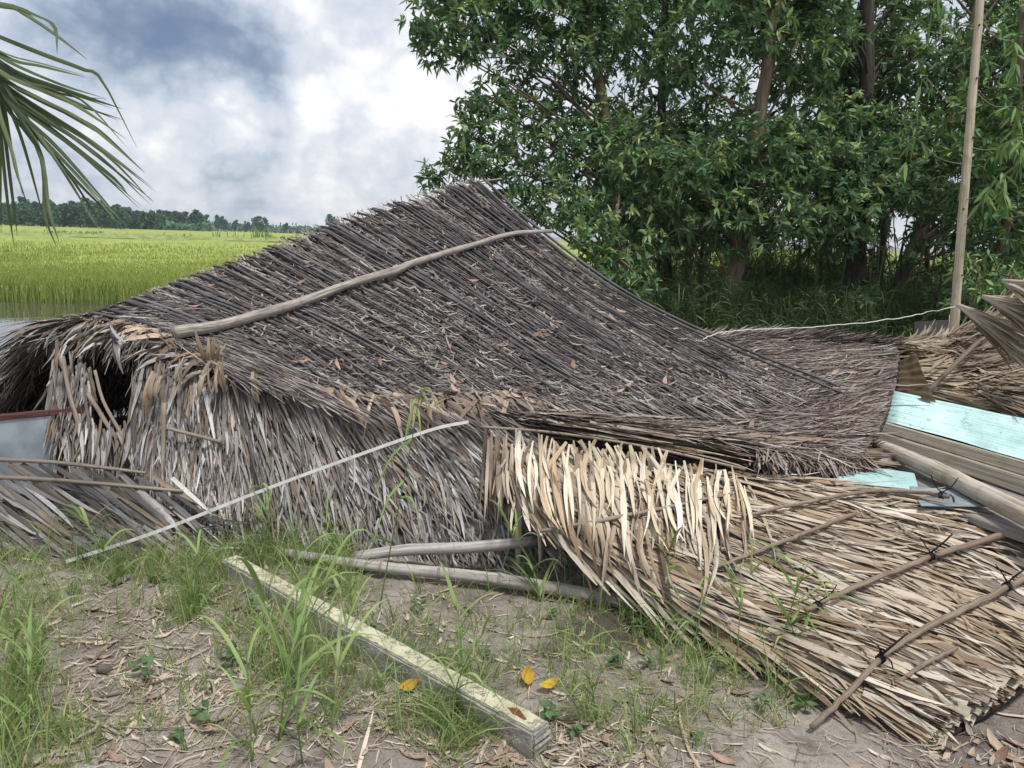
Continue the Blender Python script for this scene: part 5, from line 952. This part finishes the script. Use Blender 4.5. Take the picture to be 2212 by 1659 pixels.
# ------------------------------------------------------------------ ground cover
def clutter():
    M['litter'] = leafmat('dry_litter', ['#6b5d50', '#9a8b7a', '#b8ab9a', '#857566', '#cbbfad', '#a08d78'], .4, None)
    M['dryleaf'] = leafmat('dry_leaf', ['#6f5848', '#927868', '#a89280', '#7f6a5b', '#b5a28f', '#8a786a'], .4, '#6d5646', .4, .2, bscale=25)
    M['orange'] = leafmat('orange_leaf', ['#7d6455', '#9c7a68', '#b39a88', '#8c7061', '#a98670'], .4, '#8a7264', .45, .2, bscale=30)
    M['grass'] = leafmat('grass_blade', ['#587040', '#728c50', '#8ba564', '#9db374', '#66804a', '#b3b788', '#a09a74'], .25, None, trans=.35, rough=.55)
    M['weed'] = leafmat('weed_leaf', ['#4c6446', '#5c7650', '#728c5e', '#546c4c', '#8fa066'], .25, None, trans=.3, rough=.55)
    M['yellow'] = leafmat('yellow_leaf', ['#c9a52e', '#d9b93c', '#b98f30'], .25, '#a58a3a', .3, .2, trans=.25)
    def flat(n, uv, l0, l1, w0, w1, h=.006, prof=SHRED):
        u, v = uv; P0 = np.array([PZ(a, b, 0) for a, b in zip(u, v)]); n = len(P0); az = U(0, 2*np.pi, n); d = np.stack([np.cos(az), np.sin(az), 0*az], -1); ln = U(l0, l1, n); K = 5; k = np.linspace(-.5, .5, K)[None]; P = P0[:, None]+d[:, None]*(ln[:, None]*k)[..., None]; bend = rng.normal(0, .035, n)[:, None]*ln[:, None]*(k**2*4-.5); P[..., 0] -= d[:, 1:2]*bend; P[..., 1] += d[:, 0:1]*bend
        P[..., 2] = ground_z(P[..., 0], P[..., 1])+h*rng.random(n)[:, None]+U(.001, .004, n)[:, None]+np.abs(k)*rng.random(n)[:, None]*.015; T = unit(np.gradient(P, axis=1)); Sd = unit(np.cross(T, np.array([0, 0, 1.])+rng.normal(0, .25, (n, 1, 3)))); Nn = np.cross(Sd, T)
        return ribbon_arrays(P, Sd, Nn, U(w0, w1, n), prof[[0, 1, 2, 4, 5]], U(-.4, .4, n), rng.random(n))
    def cloud(c, n):
        i = rng.choice(len(c), n, p=np.array([x[4] for x in c])/sum(x[4] for x in c)); c = np.array([x[:4] for x in c])[i]; return c[:, 0]+rng.normal(0, 1, n)*c[:, 2], np.clip(c[:, 1]+rng.normal(0, 1, n)*c[:, 3], 1150, 1720)
    hot = [(200, 1400, 220, 110, 3), (450, 1300, 200, 70, 3), (300, 1560, 260, 80, 2.5), (800, 1560, 200, 80, 1.6), (1000, 1350, 160, 60, 1), (1250, 1500, 250, 90, 1.6), (1250, 1620, 180, 40, 1.4), (1700, 1480, 200, 60, 1), (2050, 1630, 150, 30, .6), (600, 1450, 220, 120, 1.6), (-180, 1400, 140, 130, 2), (-350, 1350, 160, 120, 1.2), (2420, 1500, 130, 100, .8)]
    VL = [flat(0, cloud(hot, 4800), .015, .09, .0015, .005), flat(0, cloud(hot, 450), .05, .14, .002, .006), flat(0, cloud(hot, 70), .12, .35, .006, .014, .012), flat(0, cloud(hot, 620), .03, .08, .007, .018, .008, LANCE)]
    stuff_mesh('litter', VL, M['litter'], label='dry shredded leaf litter strewn over the bare yard soil', cat='litter')
    # single fallen leaves
    def leafmesh(nm, ln, w, curl, mat, prof=LANCE):
        K = 7; k = np.linspace(-.5, .5, K)[None]; P = np.stack([k*ln, .1*ln*np.sin(k*3), curl*(k*2)**2], -1); T = unit(np.gradient(P, axis=1)); Sd = unit(np.cross(T, np.array([0, 0, 1.]))); V, L = ribbon_arrays(P, Sd, np.cross(Sd, T), np.array([w]), np.interp(np.linspace(0, 1, K), np.linspace(0, 1, len(prof)), prof), np.array([-.5]), rng.random(1)); me = mesh_np(nm, V.reshape(-1, 3), [ribbon_faces(1, K)], L.reshape(-1, 3)); me.materials.append(mat); return me
    ov = np.array([.1, .75, 1, .95, .6, .08])
    var = [leafmesh('fallen_leaf', .1, .032, .012, M['dryleaf'], ov) for _ in range(5)]+[leafmesh('fallen_leaf', .13, .035, .02, M['dryleaf'], ov) for _ in range(3)]
    def drop(me, p, nrm, lb, cat, grp, s=1.0, name='fallen_leaf'):
        o = D.objects.new(name, me); COL.objects.link(o); q = Vector(nrm).to_track_quat('Z', 'Y'); o.rotation_mode = 'QUATERNION'; from mathutils import Quaternion
        o.rotation_quaternion = q @ Quaternion((0, 0, 1), rng.uniform(0, 6.28)) @ Quaternion((1, 0, 0), rng.normal(0, .25)); o.location = p; o.scale = (s, s, s); tag(o, lb, cat, grp); return o
    u, v = cloud([(200, 1330, 170, 90, 2), (400, 1420, 200, 80, 2), (1100, 1600, 140, 40, 3), (1300, 1620, 150, 40, 2), (1380, 1400, 110, 50, 2), (900, 1580, 120, 50, 1), (1650, 1450, 100, 40, 1), (2120, 1630, 60, 20, 1), (300, 1600, 200, 50, 2)], 120)
    for a, b in zip(u, v): p = on_ground(a, b); drop(var[rng.integers(8)], p+np.array([0, 0, .006]), (rng.normal(0, .15), rng.normal(0, .15), 1), 'small dry brown fallen leaf lying on the yard soil', 'leaf', 'dry leaves fallen on the soil', rng.uniform(.4, 1.05))
    ovar = [leafmesh('fallen_leaf', .1, .03, .012, M['orange'], ov) for _ in range(6)]
    for S, n, b1, lb, g in ((ROOF, 95, .97, 'small orange-brown leaf caught on the grey ribbed roof', 'dry leaves on the ribbed roof'), (LOWER, 26, .85, 'small orange-brown leaf lying on the flat brown roof', 'dry leaves on the flat brown roof')):
        a, b = U(.15 if S is ROOF else .2, .97, n), U(.08, b1, n); P = S.P(a, b)+S.N(a, b)*.03; Nn = S.N(a, b)
        for p, q in zip(P, Nn): drop(ovar[rng.integers(6)], p, q+rng.normal(0, .2, 3), lb, 'leaf', g, rng.uniform(.35, .95))
    yv = [leafmesh('yellow_leaf', .075, .05, .01, M['yellow'], ov) for _ in range(3)]
    for (a, b, lb) in ((885, 1497, 'large yellow leaf on the soil just left of the concrete post'), (905, 1480, 'smaller yellow leaf touching the larger one left of the post'), (972, 1492, 'yellow leaf in the grass against the post side'), (1140, 1478, 'narrow yellow leaf right of the post'), (1186, 1494, 'upright yellow leaf right of the narrow yellow one')):
        p = on_ground(a, b); drop(yv[rng.integers(3)], p+np.array([0, 0, .03]), (rng.normal(0, .3), -.6, 1), lb, 'leaf', None, .9, 'yellow_leaf')
    # sticks, stone
    for pts, r, lb in (([(72, 1657), (150, 1615), (228, 1570)], .008, 'pale straight stick on the soil at the lower left corner'), ([(215, 1510), (380, 1470), (520, 1465)], .004, 'thin grey twig lying among the litter left of the tall grass'), ([(420, 1560), (560, 1575), (690, 1615)], .004, 'thin brown twig lying below the tall grass'), ([(690, 1405), (820, 1412), (960, 1432)][::-1], .003, 'thin twig behind the concrete post')):
        P = [on_ground(*p)+np.array([0, 0, r+.004]) for p in pts]; tube_obj('stick', P, [r, r*.8, r*.6], M['log' if r > .006 else 'dark_stick'], K=16, n=6, wob=.003, label=lb, cat='stick')
    def stone(px, r, lb, mat):
        bm = bmesh.new(); bmesh.ops.create_icosphere(bm, subdivisions=3, radius=r)
        for v_ in bm.verts: c = np.array(v_.co); v_.co = c*np.array([1.15, .9, .72])*(1+.5*float(fbm(c[0]*30+3, c[1]*30+c[2]*21, 3, 9)))
        me = D.meshes.new('stone'); bm.to_mesh(me); bm.free(); me.polygons.foreach_set('use_smooth', np.ones(len(me.polygons), dtype=bool)); o = put('stone', me, mat, None, None, lb, 'stone'); o.location = on_ground(*px)+np.array([0, 0, r*.45])
    stone((1725, 1488), .042, 'pale round lump on the soil beside the cream thatch panel', plain('pale_stone', '#a8a39b', .9, .3, 40)); stone((225, 1452), .022, 'small dark round lump in the litter at the left', plain('dark_stone', '#5c544d', .9, .3, 40))
    # grass
    def tuft(P0, h, nb, w, lean=.6, tm=.5):
        n = len(P0); idx = np.repeat(np.arange(n), nb); m = len(idx); p = P0[idx]+rng.normal(0, .012, (m, 3))*np.array([1, 1, 0]); hh = h[idx]*U(.5, 1.15, m); az = U(0, 2*np.pi, m); ln = hh*U(.1, lean*1.6, m); k = np.linspace(0, 1, 6)[None]
        P = np.stack([p[:, 0:1]+np.cos(az)[:, None]*ln[:, None]*k**1.8, p[:, 1:2]+np.sin(az)[:, None]*ln[:, None]*k**1.8, p[:, 2:3]-.01+hh[:, None]*(k-.42*k**3*(ln/hh)[:, None])], -1); T = unit(np.gradient(P, axis=1)); Sd = unit(np.cross(T, rng.normal(0, 1, (m, 1, 3))+np.array([0, -.6, .3]))); Nn = np.cross(Sd, T)
        return ribbon_arrays(P, Sd, Nn, U(.7, 1.4, m)*w, BLADE, U(.1, .6, m), np.clip(tm+rng.normal(0, .28, m), 0, 1))
    def gp(u, v): P = np.array([PZ(a, b, 0) for a, b in zip(u, v)]); P[:, 2] = ground_z(P[:, 0], P[:, 1]); return P
    G1 = [(40, 1280, 70, 60, 2), (20, 1480, 60, 90, 3), (60, 1620, 80, 50, 2), (230, 1230, 110, 30, 2.5), (430, 1270, 60, 45, 2.6), (590, 1200, 90, 25, 3), (700, 1230, 60, 40, 3), (620, 1430, 70, 100, 3), (760, 1400, 80, 60, 1.6), (960, 1500, 90, 60, 2.4), (1000, 1590, 60, 30, 1.6), (1160, 1300, 90, 60, 1.4), (1270, 1430, 130, 80, 1.8), (1440, 1340, 60, 60, 1.6), (1600, 1420, 110, 60, 2.2), (1680, 1440, 60, 50, 2), (1400, 1550, 140, 60, 1.4), (450, 1500, 160, 100, 1.5), (-170, 1350, 90, 110, 2.2), (-320, 1300, 120, 110, 1.8), (2420, 1480, 110, 90, .8)]
    P = gp(*cloud(G1, 760)); VL = [tuft(P, U(.06, .22, len(P)), 8, .004, .7, .55)]
    P = gp(*cloud(G1, 1500)); VL.append(tuft(P, U(.03, .1, len(P)), 9, .0024, .9, .75))
    P = gp(*cloud([(380, 1235, 60, 25, 1), (430, 1330, 25, 20, 1), (680, 1215, 50, 25, 1.3), (40, 1450, 40, 60, 1), (270, 1260, 60, 25, .8)], 90)); VL.append(tuft(P, U(.1, .22, len(P)), 14, .0022, .35, .3))
    P = gp(*cloud(G1+[(300, 1210, 160, 20, 4), (620, 1200, 120, 20, 4), (650, 1350, 140, 80, 4), (150, 1300, 130, 70, 3), (1000, 1420, 160, 80, 3)], 420)); VL.append(tuft(P, U(.12, .34, len(P)), 5, .0026, .55, .6))
    stuff_mesh('grass', VL, M['grass'], label='sparse green grass growing over the muddy yard', cat='grass')
    # taller grass plants, one by one
    tall = [(600, 1600, .52, 'tallest grass plant in the lower foreground, left of the post'), (655, 1655, .5, 'tall grass plant at the bottom edge below the tallest one'), (545, 1640, .4, 'tall grass plant just left of the tallest one'), (715, 1590, .4, 'tall grass plant between the tallest one and the post'), (640, 1480, .42, 'tall grass plant with arching blades behind the tallest one'), (60, 1600, .32, 'leaning grass plant in the bottom left corner'), (25, 1480, .34, 'upright grass plant at the left edge'),
            (250, 1270, .26, 'grass plant in front of the fallen leaf panel'), (420, 1330, .26, 'upright grass plant midway along the soil left of the post'), (1170, 1300, .28, 'grass plant in front of the bamboo pole middle'), (1430, 1345, .30, 'grass plant at the right end of the bamboo pole'), (1500, 1400, .28, 'grass plant at the dark edge of the cream panel'), (1590, 1450, .30, 'grass plant before the cream panel, left of the pale lump'), (1680, 1440, .36, 'grass plant reaching over the cream panel edge'), (1740, 1450, .32, 'grass plant above the pale lump'), (970, 1560, .30, 'grass plant hugging the near side of the post'), (1000, 1480, .26, 'grass plant growing over the middle of the post'), (760, 1300, .3, 'grass plant behind the far half of the post'), (570, 1215, .3, 'grass plant at the far end of the post'), (1290, 1560, .22, 'low grass plant on the bare soil right of the post')]
    for u_, v_, h, lb in tall:
        p = on_ground(u_, v_); t = thing('grass_plant', lb, 'grass plant', 'tall grass plants in the yard', p); hh = h*1.15
        sw = rng.normal(0, .08, 2); S0 = smooth_path([[0, 0, -.01], [sw[0]*.3, sw[1]*.3, hh*.5], [sw[0], sw[1], hh]], 10); V, f, L = tube_arrays(S0, np.linspace(.0032, .001, 10), 5, .3); mb = MB(); mb.add(V, f, L); put('stem', mb.mesh('stem'), M['grass'], t)
        n = rng.integers(9, 14); ii = rng.integers(0, 9, n); az = U(0, 6.28, n); ln = U(.45, .95, n)*h; k = np.linspace(0, 1, 8)[None]; out = U(.35, .9, n)*ln
        Pq = np.stack([S0[ii, 0:1]+np.cos(az)[:, None]*out[:, None]*k, S0[ii, 1:2]+np.sin(az)[:, None]*out[:, None]*k, S0[ii, 2:3]+(ln*1.0)[:, None]*(k*.9-.75*k**2.3*U(.4, 1.2, n)[:, None])], -1); T = unit(np.gradient(Pq, axis=1)); Sd = unit(np.cross(T, np.array([0, 0, 1.])+rng.normal(0, .3, (n, 1, 3)))); VV, LL = ribbon_arrays(Pq, Sd, np.cross(Sd, T), U(.008, .016, n), np.interp(np.linspace(0, 1, 8), np.linspace(0, 1, 6), BLADE), np.full(n, .4), U(.1, .8, n))
        for a, b in zip(VV, LL): put('blade', mesh_np('blade', a.reshape(-1, 3), [ribbon_faces(1, 8)], b.reshape(-1, 3)), M['grass'], t)
    # one thin tall reed in front of the grey wall
    p = on_ground(820, 1312); t = thing('reed', 'single thin tall reed standing in front of the grey leaf wall and eave', 'reed', None, p); S0 = smooth_path([p, PY(850, 1150, p[1]-.02), PY(888, 960, p[1]-.05), PY(905, 860, p[1]-.06), PY(932, 745, p[1]-.08)], 24)-p; V, f, L = tube_arrays(S0, np.linspace(.003, .0012, 24), 5, .2); mb = MB(); mb.add(V, f, L); put('stem', mb.mesh('stem'), M['grass'], t)
    for k_, e in ((17, (880, 945)), (17, (925, 900)), (18, (950, 905)), (16, (870, 980)), (15, (910, 960)), (12, (795, 1100)), (9, (800, 1190)), (8, (915, 1150)), (5, (770, 1215))):
        A = S0[k_]; E_ = PY(e[0], e[1], p[1]-.12)-p; Q = smooth_path([A, (A+E_)/2+np.array([0, 0, .06]), E_], 8); T = unit(np.gradient(Q, axis=0)); Sd = unit(np.cross(T, [.2, -1, .3])); VV, LL = ribbon_arrays(Q[None], Sd[None], np.cross(Sd, T)[None], np.array([.010]), np.interp(np.linspace(0, 1, 8), np.linspace(0, 1, 6), BLADE), np.array([.3]), U(.3, .8, 1)); put('blade', mesh_np('blade', VV.reshape(-1, 3), [ribbon_faces(1, 8)], LL.reshape(-1, 3)), M['grass'], t)
    # broad-leaved weeds, copied leaf by leaf
    wl = [leafmesh('leaf', .05, .036, .004, M['weed'], np.array([.1, .7, 1, .95, .6, .05])) for _ in range(6)]
    from mathutils import Quaternion
    wz = [(845, 1405, 'weed with broad leaves leaning on the post middle'), (880, 1425, 'small weed in the crook of the post side'), (800, 1385, 'leafy weed on the near side of the post'), (715, 1290, 'yellow-green weed behind the far end of the post'), (680, 1325, 'weed straddling the far half of the post'), (500, 1440, 'weed on the soil left of the tallest grass'), (437, 1560, 'low weed near the bottom left twig'), (385, 1600, 'tiny grey-green weed at the bottom left'), (310, 1470, 'weed beside the small dark lump'), (345, 1260, 'weed under the end of the pale strip'), (1060, 1430, 'weed right behind the post middle'), (1010, 1330, 'weed on the open soil behind the post'), (905, 1320, 'yellowish weed between post and bamboo pole'), (1200, 1335, 'weed below the bamboo pole middle'), (1330, 1445, 'weed pair on the open soil below the damp patch'), (1395, 1440, 'weed just right of the soil pair below the damp patch'), (1240, 1590, 'large-leaved weed right of the post end'), (1190, 1560, 'weed leaning over the post end corner'), (1375, 1365, 'weed in the damp soil by the bamboo end'), (1640, 1540, 'weed left of the pale lump on open soil'), (1735, 1540, 'round-leaved weed below the pale lump'), (1560, 1450, 'weed in the shade of the cream panel edge'), (1500, 1600, 'small weed at the bottom right of centre'), (540, 1330, 'weed under the far end of the post by the litter')]
    for u_, v_, lb in wz:
        p = on_ground(u_, v_); t = thing('weed', lb, 'weed', 'broad-leaved weeds', p); s = rng.uniform(.55, 1.0); h = rng.uniform(.04, .09)*s
        V, f, L = tube_arrays(smooth_path([[0, 0, -.01], [.005, 0, h*.5], [rng.normal(0, .01), rng.normal(0, .01), h]], 6), np.linspace(.0025, .0015, 6), 5); mb = MB(); mb.add(V, f, L); put('stem', mb.mesh('stem'), M['weed'], t)
        for k in range(rng.integers(4, 8)):
            az = rng.uniform(0, 6.28); o = D.objects.new('leaf', wl[rng.integers(6)]); COL.objects.link(o); o.parent = t; r = .026*s; o.location = (math.cos(az)*r, math.sin(az)*r, h*rng.uniform(.5, 1.1)); o.rotation_mode = 'QUATERNION'; o.rotation_quaternion = Quaternion((0, 0, 1), az) @ Quaternion((0, 1, 0), rng.normal(.1, .3)) @ Quaternion((1, 0, 0), rng.normal(.2, .25)); q = s*rng.uniform(.7, 1.2); o.scale = (q, q, q)
clutter()

# ------------------------------------------------------------------ thin daytime haze in the air
def haze():
    lo, hi = np.array([-700, -70, -2.0]), np.array([700, 520, 16.0]); V = np.array([[x, y, z] for z in (lo[2], hi[2]) for y in (lo[1], hi[1]) for x in (lo[0], hi[0])])
    q = np.array([[0, 2, 3, 1], [4, 5, 7, 6], [0, 1, 5, 4], [1, 3, 7, 5], [3, 2, 6, 7], [2, 0, 4, 6]]); m = D.materials.new('haze'); m.use_nodes = True; N = m.node_tree.nodes; N.clear(); o = N.new('ShaderNodeOutputMaterial'); v = N.new('ShaderNodeVolumePrincipled')
    v.inputs['Color'].default_value = (.82, .9, 1, 1); v.inputs['Density'].default_value = .00035; v.inputs['Anisotropy'].default_value = .2; m.node_tree.links.new(v.outputs[0], o.inputs['Volume'])
    put('haze', mesh_np('haze', V, [q], None, False), m, kind='stuff', label='thin pale daytime haze over the rice field', cat='haze')
haze()
